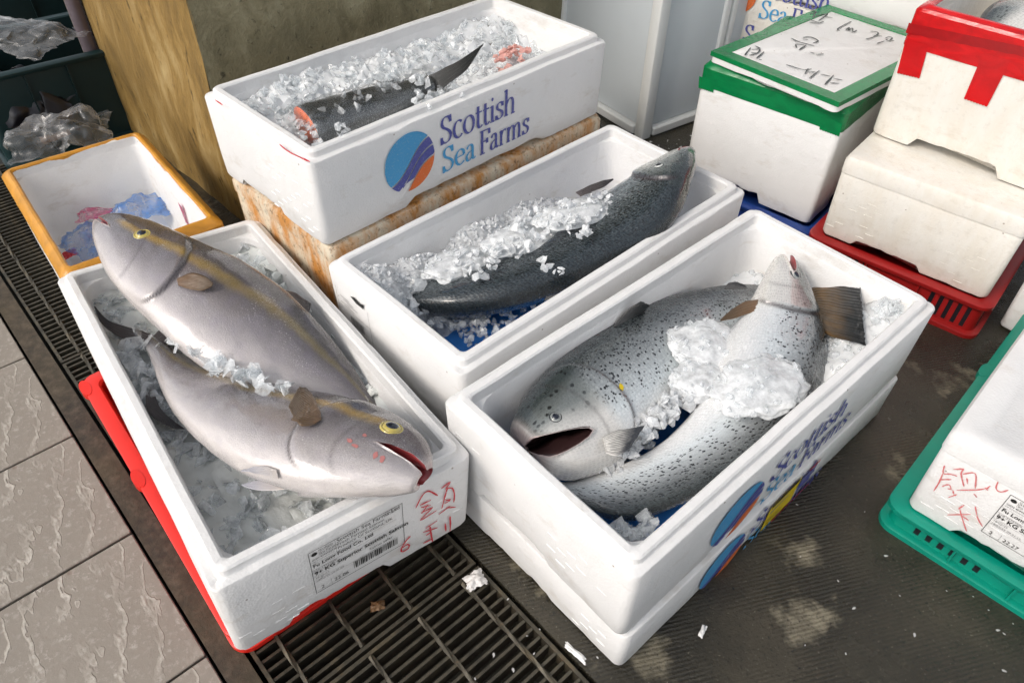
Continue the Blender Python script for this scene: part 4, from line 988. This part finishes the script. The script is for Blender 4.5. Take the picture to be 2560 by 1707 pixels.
# a light old-style serif drawn with a broad pen
def el(cx, cy, rx, ry, a0, a1, n=16): return [(cx + rx * math.cos(R(a0 + (a1 - a0) * i / n)), cy + ry * math.sin(R(a0 + (a1 - a0) * i / n))) for i in range(n + 1)]
Spts = [(.40, .60), (.33, .68), (.22, .70), (.11, .65), (.07, .54), (.12, .44), (.24, .37), (.36, .28), (.41, .17), (.35, .05), (.22, .0), (.10, .03), (.045, .10)]
GL = {
 'S': (.50, [('c', Spts), ('l', [(.395, .72), (.405, .53)]), ('l', [(.035, -.02), (.04, .18)])]),
 'c': (.42, [('c', el(.23, .225, .185, .235, 48, 318))]),
 'o': (.51, [('c', el(.245, .225, .20, .235, 0, 360, 24))]),
 't': (.31, [('c', [(.13, .60), (.13, .3), (.13, .10), (.17, .01), (.24, .0), (.31, .05)]), ('l', [(.02, .435), (.29, .435)])]),
 'i': (.26, [('l', [(.125, .455), (.125, 0)]), ('l', [(.03, .0), (.225, .0)]), ('l', [(.03, .415), (.125, .455)]), ('d', (.12, .63))]),
 's': (.37, [('c', [(x * .72 + .02, y * .655) for x, y in Spts]), ('l', [(.30, .465), (.308, .34)]), ('l', [(.045, -.015), (.048, .12)])]),
 'h': (.56, [('l', [(.115, .73), (.115, 0)]), ('l', [(.02, .69), (.115, .73)]), ('l', [(.025, 0), (.21, 0)]), ('c', [(.115, .30), (.20, .415), (.30, .455), (.385, .41), (.42, .29), (.42, .14), (.42, 0)]), ('l', [(.335, 0), (.52, 0)])]),
 'e': (.44, [('l', [(.05, .255), (.385, .27)]), ('c', [(.385, .27), (.36, .40), (.23, .46), (.10, .39), (.045, .22), (.10, .06), (.24, .0), (.39, .075)])]),
 'a': (.44, [('c', [(.30, .27), (.16, .245), (.055, .14), (.08, .02), (.18, .0), (.30, .09)]), ('c', [(.07, .36), (.13, .44), (.22, .46), (.30, .40), (.31, .25), (.31, .06), (.36, .0), (.43, .04)])]),
 'F': (.54, [('l', [(.15, .70), (.15, 0)]), ('l', [(.04, 0), (.28, 0)]), ('l', [(.04, .70), (.49, .70)]), ('l', [(.485, .71), (.50, .55)]), ('l', [(.15, .37), (.39, .37)]), ('l', [(.385, .44), (.385, .29)])]),
 'r': (.37, [('l', [(.125, .455), (.125, 0)]), ('l', [(.03, 0), (.235, 0)]), ('l', [(.03, .415), (.125, .455)]), ('c', [(.125, .27), (.19, .40), (.27, .455), (.36, .42)])]),
 'm': (.86, [('l', [(.125, .455), (.125, 0)]), ('l', [(.03, 0), (.22, 0)]), ('l', [(.03, .415), (.125, .455)]), ('c', [(.125, .30), (.21, .415), (.30, .455), (.38, .41), (.41, .29), (.41, .14), (.41, 0)]), ('l', [(.325, 0), (.50, 0)]), ('c', [(.41, .30), (.50, .415), (.59, .455), (.67, .41), (.70, .29), (.70, .14), (.70, 0)]), ('l', [(.615, 0), (.80, 0)])]),
 ' ': (.24, [])}
def serif(pr, a, b, size, word, key, sx=1.0):
    x = 0
    for ch in word:
        adv, sts = GL[ch]
        for kind, P in sts:
            if kind == 'd': pr.poly([(a + (x + P[0] + .05 * math.cos(q * .7)) * size * sx, b + (P[1] + .05 * math.sin(q * .7)) * size) for q in range(9)], key); continue
            Q = [catmull([Vector((p[0], p[1], 0)) for p in P], i / ((len(P) - 1) * 3)) for i in range((len(P) - 1) * 3 + 1)] if kind == 'c' else [Vector((P[0][0], P[0][1], 0)).lerp(Vector((P[1][0], P[1][1], 0)), i / 3) for i in range(4)]
            n = len(Q); ws = []
            for i in range(n):
                t = Q[min(i + 1, n - 1)] - Q[max(i - 1, 0)]; ang = math.atan2(t.y, t.x)
                ws.append(size * (.030 + .062 * abs(math.sin(ang - R(12))) ** 1.3))
            pr.line([(a + (x + p.x) * size * sx, b + p.y * size) for p in Q], ws, key)
        x += adv
    return x * size * sx
def wave_logo(pr, a, b, r):
    n = 48; xs = [-1 + 2 * i / n for i in range(n + 1)]
    s1 = lambda x: .02 + .66 * math.tanh(1.75 * (x - .02)) + .05 * x
    def band(lo, hi, key, x0=-1, x1=1):
        z = step(); V = []; F = []
        for x in xs:
            x = max(x0, min(x1, x)); c = math.sqrt(max(0, 1 - x * x)); l = max(-c, min(c, lo(x))); h = max(-c, min(c, hi(x)))
            V += [(a + x * r, b + l * r, z), (a + x * r, b + h * r, z)]
        for i in range(n):
            if abs(V[2 * i][1] - V[2 * i + 1][1]) + abs(V[2 * i + 2][1] - V[2 * i + 3][1]) > 1e-6 and abs(V[2 * i][0] - V[2 * i + 2][0]) > 1e-7: F.append((2 * i, 2 * i + 2, 2 * i + 3, 2 * i + 1))
        pr.put(key, V, F)
    band(lambda x: s1(x) + .03, lambda x: 2, 'ink_sky')
    band(lambda x: s1(x) - .36, lambda x: s1(x) - .03, 'ink_navy')
    band(lambda x: max(s1(x) - .74, -.72 + (x + .36) * .25), lambda x: s1(x) - .42, 'ink_navy', -.36, 1)
    band(lambda x: -2, lambda x: min(s1(x) - .80, -.62 + .35 * (x + .6) ** 2 if x < -.2 else 9), 'ink_orange')
def farm_logo(B, face, a, b, r, build=True):
    pr = Print(B, face); wave_logo(pr, a, b, r)
    serif(pr, a + 1.28 * r, b + .12 * r, 1.27 * r, 'Scottish', 'ink_navy', .83)
    w = serif(pr, a + 1.32 * r, b - .92 * r, 1.22 * r, 'Sea', 'ink_sky', .88)
    serif(pr, a + 1.32 * r + w + .16 * r, b - .92 * r, 1.22 * r, 'Farms', 'ink_navy', .78)
    pr.build('printed_logo')
ca_, cb_ = fpt(BB, 'front', 942 * K, 373 * K); farm_logo(BB, 'front', ca_, cb_, .062)
ca_, cb_ = fpt(BD, 'front', 1694 * K, 1180 * K); farm_logo(BD, 'front', ca_, cb_, .062)
ca_, cb_ = fpt(BDl, 'front', 1646 * K, 1313 * K); farm_logo(BDl, 'front', ca_ + .004, .050, .058)
zz3 = zoomer(1700, 0, 3.618)
ca_, cb_ = fpt(stack[1], 'front', *zz3(365, 335)); farm_logo(stack[1], 'front', ca_, cb_, .060)
ca_, cb_ = fpt(stack[2], 'front', *zz3(535, -70)); farm_logo(stack[2], 'front', ca_, cb_, .060)
# courier sticker over the lower logo
pr = Print(BDl, 'front', .0030)
q = [fpt(BDl, 'front', x * K, y * K) for x, y in ((1712, 1262), (1765, 1190), (1800, 1135), (1840, 1100))]
pr.poly([(.365, .012), (.455, .020), (.452, .098), (.362, .090)], 'yellow'); pr.poly([(.368, .078), (.448, .086), (.447, .097), (.367, .089)], 'ink_black')
pr.poly([(.372, .060), (.425, .065), (.424, .072), (.371, .067)], 'ink_grey'); pr.poly([(.458, .040), (.500, .044), (.499, .085), (.457, .081)], 'ink_navy'); pr.poly([(.480, .086), (.512, .089), (.511, .096), (.479, .093)], 'ink_red')
for k in range(6): pr.line([(.372, .022 + k * .006), (.41 + .03 * rng.random(), .026 + k * .006)], .0012, 'ink_black')
for k in range(4): pr.line([(.462, .050 + k * .008), (.494, .053 + k * .008)], .0016, 'paper')
pr.line([(.40, .008), (.52, .014)], .004, 'ink_red')
pr.build('courier_sticker')
# shipping label
def ship_label(B, face, a0, a1, b0, b1, weight, extra):
    pr = Print(B, face); w = a1 - a0; h = b1 - b0
    A = lambda f: a0 + w * f
    Bf = lambda f: b1 - h * f
    for P in ([(a0, b0), (a1, b0)], [(a0, b1), (a1, b1)], [(a0, b0), (a0, b1)], [(a1, b0), (a1, b1)]): pr.line(P, .0009, 'ink_black')
    for f in (.30, .44, .60, .74): pr.line([(a0, Bf(f)), (A(.93), Bf(f))], .0004, 'ink_grey')
    pr.line([(A(.27), Bf(.0)), (A(.27), Bf(.30))], .0005, 'ink_grey'); pr.line([(A(.17), Bf(.84)), (A(.17), b0)], .0005, 'ink_grey')
    pr.poly([(A(.055) + .030 * w * math.cos(t), Bf(.085) + .030 * w * .85 * math.sin(t)) for t in [k * .4 for k in range(16)]], 'ink_black')
    u = h
    serif(pr, A(.10), Bf(.085), u * .085, 'Scottish', 'ink_grey', .8) ; serif(pr, A(.10), Bf(.155), u * .085, 'Sea Farms', 'ink_grey', .75)
    pr.text(A(.02), Bf(.215), u * .05, 'GGN 4049928520', 'ink_black', .01); pr.text(A(.02), Bf(.265), u * .04, 'GB SCOTLAND UK', 'ink_grey')
    pr.text(A(.285), Bf(.10), u * .115, 'Scottish Sea Farms Ltd', 'ink_black', 0, .95); pr.text(A(.285), Bf(.18), u * .085, 'Fresh Farmed Salmon', 'ink_black'); pr.text(A(.285), Bf(.26), u * .085, 'Produce Of Scotland, UK', 'ink_black')
    pr.text(A(.02), Bf(.385), u * .105, 'Fu Long Food Co. Ltd', 'ink_black', .02); pr.text(A(.02), Bf(.485), u * .06, '618-37757506', 'ink_grey')
    pr.text(A(.02), Bf(.575), u * .112, '9+ KG Superior Scottish Salmon', 'ink_black', .024, 1.02)
    pr.text(A(.60), Bf(.695), u * .085, 'Salmo salar', 'ink_black'); pr.text(A(.60), Bf(.52), u * .05, '14147', 'ink_grey')
    pr.text(A(.02), Bf(.665), u * .06, '18/02/25', 'ink_grey'); pr.text(A(.02), Bf(.735), u * .06, '18/02/25 ' + extra, 'ink_grey')
    pr.text(A(.06), Bf(.96), u * .105, '2', 'ink_black'); pr.text(A(.20), Bf(.96), u * .105, weight, 'ink_black', .004)
    x = A(.42); r2 = random.Random(3)
    while x < A(.92):
        bw = r2.choice((.0007, .0012, .0020)); pr.rect(x, Bf(.92), x + bw, Bf(.76), 'ink_black'); x += bw + r2.choice((.0008, .0013, .0018))
    el_ = [(A(.87) + .075 * w * math.cos(t), Bf(.06) + .05 * w * .6 * math.sin(t)) for t in [k * .2094 for k in range(31)]]
    pr.line(el_, .0006, 'ink_grey'); pr.text(A(.82), Bf(.085), u * .065, 'SA 1082', 'ink_grey')
    pr.build('shipping_label')
ZA = zoomer(740, 1180, 4.611)
tl, bl, tr_, br = [fpt(BA, 'left', *ZA(x, y)) for x, y in ((145, 915), (220, 1385), (1232, 362), (1242, 828))]
print('LABEL A', tl, bl, tr_, br)
ship_label(BA, 'left', (tl[0] + bl[0]) / 2, (tr_[0] + br[0]) / 2, (bl[1] + br[1]) / 2, (tl[1] + tr_[1]) / 2, '22.06', '10.01.05')
LW, LH = (tr_[0] + br[0]) / 2 - (tl[0] + bl[0]) / 2, (tl[1] + tr_[1]) / 2 - (bl[1] + br[1]) / 2
ZE = zoomer(2250, 1100, 4.126)
tl, bl = fpt(BE, 'left', *ZE(1115, 545)), fpt(BE, 'left', *ZE(865, 950)); print('LABEL E', tl, bl)
a0 = (tl[0] + bl[0]) / 2; ship_label(BE, 'left', a0, min(a0 + LW, .385), bl[1], tl[1], '22.27', '09.31.15')
handwriting(BA, 'left', ZA, [
 [(1380, 415), (1455, 270), (1530, 218), (1635, 270)], [(1430, 380), (1555, 320)], [(1440, 405), (1555, 380)], [(1525, 370), (1450, 480)], [(1440, 470), (1580, 405)], [(1580, 405), (1435, 555), (1625, 440)],
 [(1675, 190), (1780, 112), (1720, 200)], [(1745, 185), (1715, 290), (1680, 425)], [(1735, 190), (1800, 185), (1825, 250), (1820, 345)], [(1725, 325), (1785, 315)], [(1710, 360), (1780, 325)], [(1645, 485), (1780, 385)], [(1740, 410), (1840, 400)],
 [(1495, 650), (1630, 560)], [(1465, 695), (1635, 640)], [(1545, 625), (1560, 720), (1575, 800)], [(1560, 690), (1500, 730)], [(1465, 820), (1580, 765)], [(1720, 590), (1730, 680)], [(1775, 510), (1780, 600), (1775, 680)],
 [(1320, 735), (1260, 800), (1215, 880), (1225, 915), (1290, 880), (1305, 840), (1275, 835), (1225, 870)]], M['ink_red'], .0030)
handwriting(BE, 'left', ZE, [[(460, 260), (445, 340), (520, 350), (590, 370)], [(550, 300), (660, 295)], [(400, 410), (530, 405)], [(440, 345), (400, 440), (345, 525)], [(430, 480), (505, 460), (530, 520)], [(490, 500), (540, 515), (550, 555)], [(500, 590), (585, 560)],
 [(655, 300), (630, 350), (660, 480)], [(650, 350), (775, 345), (775, 500)], [(690, 390), (695, 450)], [(585, 515), (780, 512), (880, 500)], [(760, 550), (795, 590)], [(880, 515), (930, 470)], [(1010, 430), (990, 500), (1040, 535), (1115, 515)], [(875, 490), (905, 520)],
 [(600, 710), (660, 670)], [(485, 770), (730, 765)], [(610, 690), (640, 800), (685, 940)], [(640, 780), (710, 830)], [(775, 680), (800, 800), (850, 890)]], M['ink_redfaint'], .0024)
# label on the middle box
ZC = zoomer(800, 650, 5.225)
pr = Print(BC, 'left')
cn = [fpt(BC, 'left', *ZC(x, y)) for x, y in ((200, 320), (590, 640), (780, 1150))]; print('LABEL C', cn)
ax0, ax1, by1 = cn[0][0], cn[1][0] + .006, cn[0][1]; by0 = by1 - .165
for P in ([(ax0, by0), (ax0, by1)], [(ax1, by0), (ax1, by1)], [(ax0, by1 - .045), (ax1, by1 - .045)], [(ax0, by1 - .085), (ax1, by1 - .085)]): pr.line(P, .0008, 'ink_grey')
w = ax1 - ax0; x = ax0 + w * .35; r2 = random.Random(5)
while x < ax0 + w * .75:
    bw = r2.choice((.0008, .0016)); pr.rect(x, by1 - .078, x + bw, by1 - .056, 'ink_black'); x += bw + r2.choice((.001, .0016))
pr.text(ax0 + w * .10, by1 - .118, w * .30, 'BLUE', 'ink_black', .05, 1.05); pr.text(ax0 + w * .10, by1 - .146, w * .26, 'WATER', 'ink_black', .05, .95)
for k in range(5): pr.line([(ax0 + w * (.1 + .1 * (k % 3)), by1 - .018 - k * .005), (ax0 + w * (.4 + .12 * (k % 3)), by1 - .018 - k * .005)], .0012, 'ink_grey')
pr.poly([(ax0 + w * .50, by1 + .004), (ax0 + w * .62, by1 + .010), (ax0 + w * .80, by1 + .006), (ax0 + w * .92, by1 + .012), (ax0 + w * .88, by1 - .002), (ax0 + w * .66, by1 - .003)], 'ink_black')
pr.build('printed_label')
# ---- tape
def tape_band(B, mat, drop, seed, ragged=.004, inner=.012, lip=.014):
    L, W, h = B.L, B.W, B.h; wl_ = B.wall; n, m = 4, 26
    def rg(i, z, r, j=0):
        return [(p[0], p[1], p[2] + (j * (fbm((p[0] * 12 + seed, p[1] * 12, seed), 3)))) for p in rring(i, i, L - i, W - i, r, z, n, m)]
    o_ = -.0018
    rs = [rg(o_ + .001, h - drop, .015, ragged), rg(o_, h - drop * .5, .015), rg(o_, h - .003, .015), rg(.002, h + .003, .015), rg(.009, h + lip - .002, .014, .002), rg(.014, h + lip + .0018, .014), rg(wl_ - .003, h + lip + .002, .011), rg(wl_ + .0005, h + lip - .002, .011), rg(wl_ - .0005, h + lip - inner, .011, ragged * .6)]
    V, F = loft(rs, False, False)
    V = [(x + .0009 * fbm((x * 30, y * 30, z * 30 + seed), 2), y + .0009 * fbm((x * 30 + 5, y * 30, z * 30), 2), z) for x, y, z in V]
    return mesh('tape_band', V, F, mat, B.o, R(24))
def tape_quad(B, face, pts, mat, name='tape_strip', off=.0026):
    P = [fpt(B, face, *p) for p in pts]; nseg = 16; V = []; F = []
    for i in range(nseg + 1):
        t = i / nseg; a = Vector((*P[0], 0)).lerp(Vector((*P[1], 0)), t); b = Vector((*P[3], 0)).lerp(Vector((*P[2], 0)), t)
        if 0 < i < nseg: b = b + (b - a).normalized() * (.0008 if i % 2 else -.0008)
        V += [a, b]
    for i in range(nseg): F.append((2 * i, 2 * i + 1, 2 * i + 3, 2 * i + 2))
    o = mesh(name, V, F, mat, B.o); o.matrix_local = fmat(B, face, off); return o
tape_band(BR, M['tape_red'], .075, 1.0, .0, lip=.006)
Z4 = zoomer(2250, 0, 5.226)
tape_quad(BR, 'left', [Z4(75, 520), Z4(372, 600), Z4(256, 1025), Z4(-38, 955)], M['tape_red'])
tape_quad(BR, 'left', [Z4(1085, 700), Z4(1450, 790), Z4(1138, 1395), Z4(835, 1290)], M['tape_red'])
tape_quad(BR, 'left', [Z4(120, 300), Z4(1750, 640), Z4(1720, 760), Z4(75, 430)], M['tape_red_dark'], off=.0030)
tape_band(BG, M['tape_green'], .050, 3.0, .0, lip=.012)
Z3 = zoomer(1700, 0, 3.618)
tape_quad(BG, 'left', [Z3(175, 690), Z3(320, 740), Z3(300, 838), Z3(168, 795)], M['tape_green'])
tape_quad(BG, 'left', [Z3(1275, 1060), Z3(1470, 1120), Z3(1440, 1235), Z3(1262, 1170)], M['tape_green'])
tape_band(BO, M['tape_orange'], .040, 5.0, .016, .010, .012)
# ---- loose lid with writing, lying on the green-taped box
zl = BG.M.translation.z + BG.h + .036
pn, pl, pt = at(*Z3(1440, 935), zl), at(*Z3(285, 470), zl), at(*Z3(1130, -8), zl)
yl = math.atan2((pl - pn).y, (pl - pn).x); Ll = (pl - pn).length; Wl = .52
LM = frame((pn.x, pn.y, zl - .024), yl)
lt = thing('loose_lid', 'loose white foam lid edged with green tape, black handwriting on top', 'lid', LM)
V, F = loft([rring(0, -Wl, Ll, 0, .012, 0, 3, 20), rring(0, -Wl, Ll, 0, .012, .020, 3, 20), rring(.004, -Wl + .004, Ll - .004, -.004, .012, .024, 3, 20)])
V = [(x, y, z + .004 * fbm((x * 14, y * 14, 2), 3) * (1 if z < .01 else .2)) for x, y, z in V]
mesh('board', V, F, M['eps'], lt, R(40))
bw = .034
for nm, x0, y0, x1, y1 in (('a', -.001, -bw, Ll + .001, .001), ('b', -.001, -Wl - .001, Ll + .001, -Wl + bw), ('c', -.0012, -Wl + bw, bw, -bw), ('d', Ll - bw, -Wl + bw, Ll + .0012, -bw)):
    MB().box(x0, y0, .0145, x1, y1, .0262).build('tape_strip', M['tape_green'], lt)
class LB: pass
lb = LB(); lb.M = LM @ Matrix.Translation((0, -Wl, 0)); lb.L, lb.W, lb.h, lb.tp, lb.o = Ll, Wl, .0246, 0, lt
o = handwriting(lb, 'top', Z3, [[(1110, 80), (1230, 110), (1170, 130)], [(1230, 110), (1200, 165)], [(1210, 150), (1335, 125), (1250, 190)], [(1160, 175), (1270, 210)], [(1170, 205), (1250, 210), (1300, 195)], [(1280, 150), (1380, 160)],
 [(1550, 195), (1480, 230), (1425, 265), (1450, 280)], [(1500, 270), (1530, 250), (1525, 275), (1560, 255), (1565, 290), (1600, 275)], [(1720, 285), (1780, 290), (1790, 310), (1740, 340), (1680, 355)], [(1740, 320), (1830, 330)], [(1860, 345), (1890, 335), (1920, 345), (1890, 370), (1860, 355)], [(1850, 370), (1780, 395)], [(1900, 365), (1940, 370)],
 [(1005, 345), (1080, 380), (1215, 415)], [(1110, 340), (1180, 335), (1250, 370), (1200, 390)], [(1110, 355), (1160, 360)], [(1045, 400), (1120, 405)], [(1045, 400), (1055, 435)], [(1140, 410), (1075, 455)], [(1175, 475), (1215, 485)], [(1230, 495), (1300, 490)],
 [(640, 430), (600, 480), (590, 500)], [(680, 415), (730, 440)], [(650, 450), (720, 445), (700, 480), (625, 500)], [(640, 475), (690, 480)], [(760, 470), (690, 530)], [(715, 540), (740, 540)],
 [(960, 585), (1110, 630), (1190, 625)], [(1160, 620), (1130, 670)], [(1140, 650), (1230, 655)], [(1260, 640), (1170, 710)], [(1270, 670), (1360, 690)], [(1390, 680), (1310, 765)], [(1390, 710), (1470, 725)], [(1360, 750), (1440, 755)]], M['ink_pen'], .0042)
o.matrix_local = Matrix.Translation((0, -Wl, 0)) @ fmat(lb, 'top', .0022)
# ---- red pen marks on the logo box rim, stains
ZB = zoomer(480, 150, 2.613)
handwriting(BB, 'left', ZB, [[(150, 262), (200, 295)], [(570, 552), (640, 605), (770, 665)]], M['ink_red'], .004, 'red_mark')
# ---- plastic bags, film and scraps
def crumple(name, label, cat, c, sx, sy, hgt, mat, seed, yaw=0., fold=9, n=46):
    V = []; F = []
    for j in range(n + 1):
        for i in range(n + 1):
            a = i / n * 2 - 1; b = j / n * 2 - 1; k = 1 + .25 * fbm((a * 1.5 + seed, b * 1.5, seed), 2)
            q = Vector((a * sx * k, b * sy * k, 0)); r = max(0, 1 - (a * a + b * b) * .75)
            z = hgt * (.2 + .8 * r) + hgt * .45 * fbm((a * fold * .22 + seed, b * fold * .22, seed), 2) - hgt * .15 + hgt * .10 * abs(fbm((a * fold * .6, b * fold * .8, seed + 2), 2))
            V.append((q.x + .18 * sx * fbm((a * 3, b * 3, seed + 5), 2), q.y + .18 * sy * fbm((b * 3, a * 3, seed + 8), 2), max(.001, z)))
    for j in range(n):
        for i in range(n): d = j * (n + 1) + i; F.append((d, d + 1, d + n + 2, d + n + 1))
    o = mesh(name, V, F, mat, None, 3.2); o.matrix_world = Matrix.Translation(c) @ Matrix.Rotation(yaw, 4, 'Z'); return tag(o, label, cat)
crumple('plastic_bag', 'crumpled translucent blue bag under the amberjack snout', 'bag', av(222, 565, .06), .06, .085, .04, M['film_blue'], 2.0, R(60), 5)
crumple('plastic_bag', 'folded blue bag against the far wall of amber-taped box', 'bag', av(318, 492, .06), .07, .055, .04, M['film_blue'], 5.0, R(40), 5)
crumple('plastic_scrap', 'pink plastic scrap lying in the amber-taped box', 'scrap', av(218, 496, .07), .040, .022, .02, M['film_pink'], 8.0, R(20), 4)
crumple('snack_wrapper', 'small red wrapper in the corner of the amber-taped box', 'wrapper', av(160, 586, .06), .018, .014, .012, M['ink_red'], 3.0, R(50))
o = MB().box(-.010, -.028, 0, .010, .028, .0006).build('tape_scrap', M['film_pink']); tag(o, 'pink tape scrap stuck inside the amber-taped box right wall', 'scrap')
wq = BO.M @ Vector((BO.L * .40, BO.wall + .0085, .13)); o.matrix_world = frame(wq, R(129.8)) @ Matrix.Rotation(R(-92), 4, 'X')
crumple('clear_bag', 'crumpled clear plastic bag heaped behind the amber-taped box', 'bag', av(150, 322, .15), .12, .10, .075, M['film'], 11.0, R(30), 7)
crumple('clear_film', 'clear plastic film hanging over the far teal crate', 'film', av(45, 88, .34), .15, .10, .035, M['film'], 14.0, R(-20), 7)
crumple('black_bag', 'shiny black bin bag slumped behind the teal crate', 'bag', av(40, 262, .10), .16, .12, .14, M['black'], 17.0, R(10), 8)
t = thing('wooden_pallet', 'broken wooden pallet slats beneath the clear bag at upper left', 'pallet', frame(av(110, 245, 0), R(-38)))
for k in range(3): boxpart('slat', -.30, -.16 + k * .13, .05, .34, -.08 + k * .13, .068, M['wood'], t, .002)
for x in (-.2, .1): boxpart('bearer', x, -.18, .0, x + .06, .20, .0495, M['wood'], t, .002)
# wrap over the salmon piece
base = av(860, 260, .46); V = []; F = []; n, k = 60, 30
for i in range(n + 1):
    for j in range(k + 1):
        t = i / n; f = j / k; x0, y0 = 672 + 330 * t, 300 - 105 * t; px = x0 - 12 + 42 * f * (1 - .4 * t) + 10 * fbm((t * 5, f * 3, 1), 2); py = y0 - 50 + 100 * f * (1 - .45 * t)
        p, nn = hit(f6, px, py, .452, .004 + .006 * abs(fbm((t * 9, f * 5, 3), 3)) + .003 * abs(fbm((t * 30 + f * 8, f * 14, 5), 2))); V.append(p - base)
for i in range(n):
    for j in range(k): d = i * (k + 1) + j; F.append((d, d + 1, d + k + 2, d + k + 1))
o = mesh('clear_wrap', V, F, M['film_wrap'], None, R(60)); o.location = base; tag(o, 'wrinkled clear wrap clinging to the salmon tail piece', 'film')
# foam crumbs and litter
bmc = SH[0]; c0 = None
for i in range(60):
    if i < 34: p = av(rng.uniform(1700, 2330), rng.uniform(800, 1540), .0015)
    elif i < 46: p = av(rng.uniform(1060, 1440), rng.uniform(1240, 1560), .0015)
    else: p = av(rng.uniform(1490, 1590), rng.uniform(312, 342), .002)
    s = rng.choice((.0012, .0015, .002, .003)) * (1.6 if i >= 46 else 1)
    if c0 is None:
        c0 = mesh('foam_crumb', [tuple(v) for v in SH[0][0]], SH[0][1], M['eps']); o = c0
    else: o = share(c0, 'foam_crumb', None)
    o.matrix_world = Matrix.Translation(p) @ Matrix.Rotation(rng.uniform(0, 6), 4, 'Z') @ Matrix.Diagonal((s * 1.4, s, s * .6, 1))
    tag(o, ['tiny white foam crumb on the wet concrete right of the salmon boxes', 'tiny white foam crumb near the front drain grate', 'white foam crumb on dark floor before the panelled cabinet'][0 if i < 34 else 1 if i < 46 else 2], 'crumb', ['foam crumbs on the concrete', 'foam crumbs by the drain', 'foam crumbs before the cabinet'][0 if i < 34 else 1 if i < 46 else 2])
crumple('paper_scrap', 'white paper scrap lying on the front drain grate', 'scrap', av(1092, 1333, .001), .017, .014, .012, M['paper'], 21.0, R(30), 8, 16)
crumple('foam_sliver', 'curled white foam sliver on the wet concrete', 'scrap', av(1613, 1450, .001), .011, .004, .005, M['eps'], 23.0, R(60), 5, 12)
crumple('foam_sliver', 'torn white foam strip by the near corner of the lower box', 'scrap', av(1322, 1500, .001), .020, .005, .005, M['eps'], 26.0, R(-42), 5, 12)
crumple('brown_leaf', 'crumpled brown leaf on the drain by the red crate', 'leaf', av(868, 1392, .0), .011, .008, .008, M['wood'], 29.0, R(10), 9, 16)
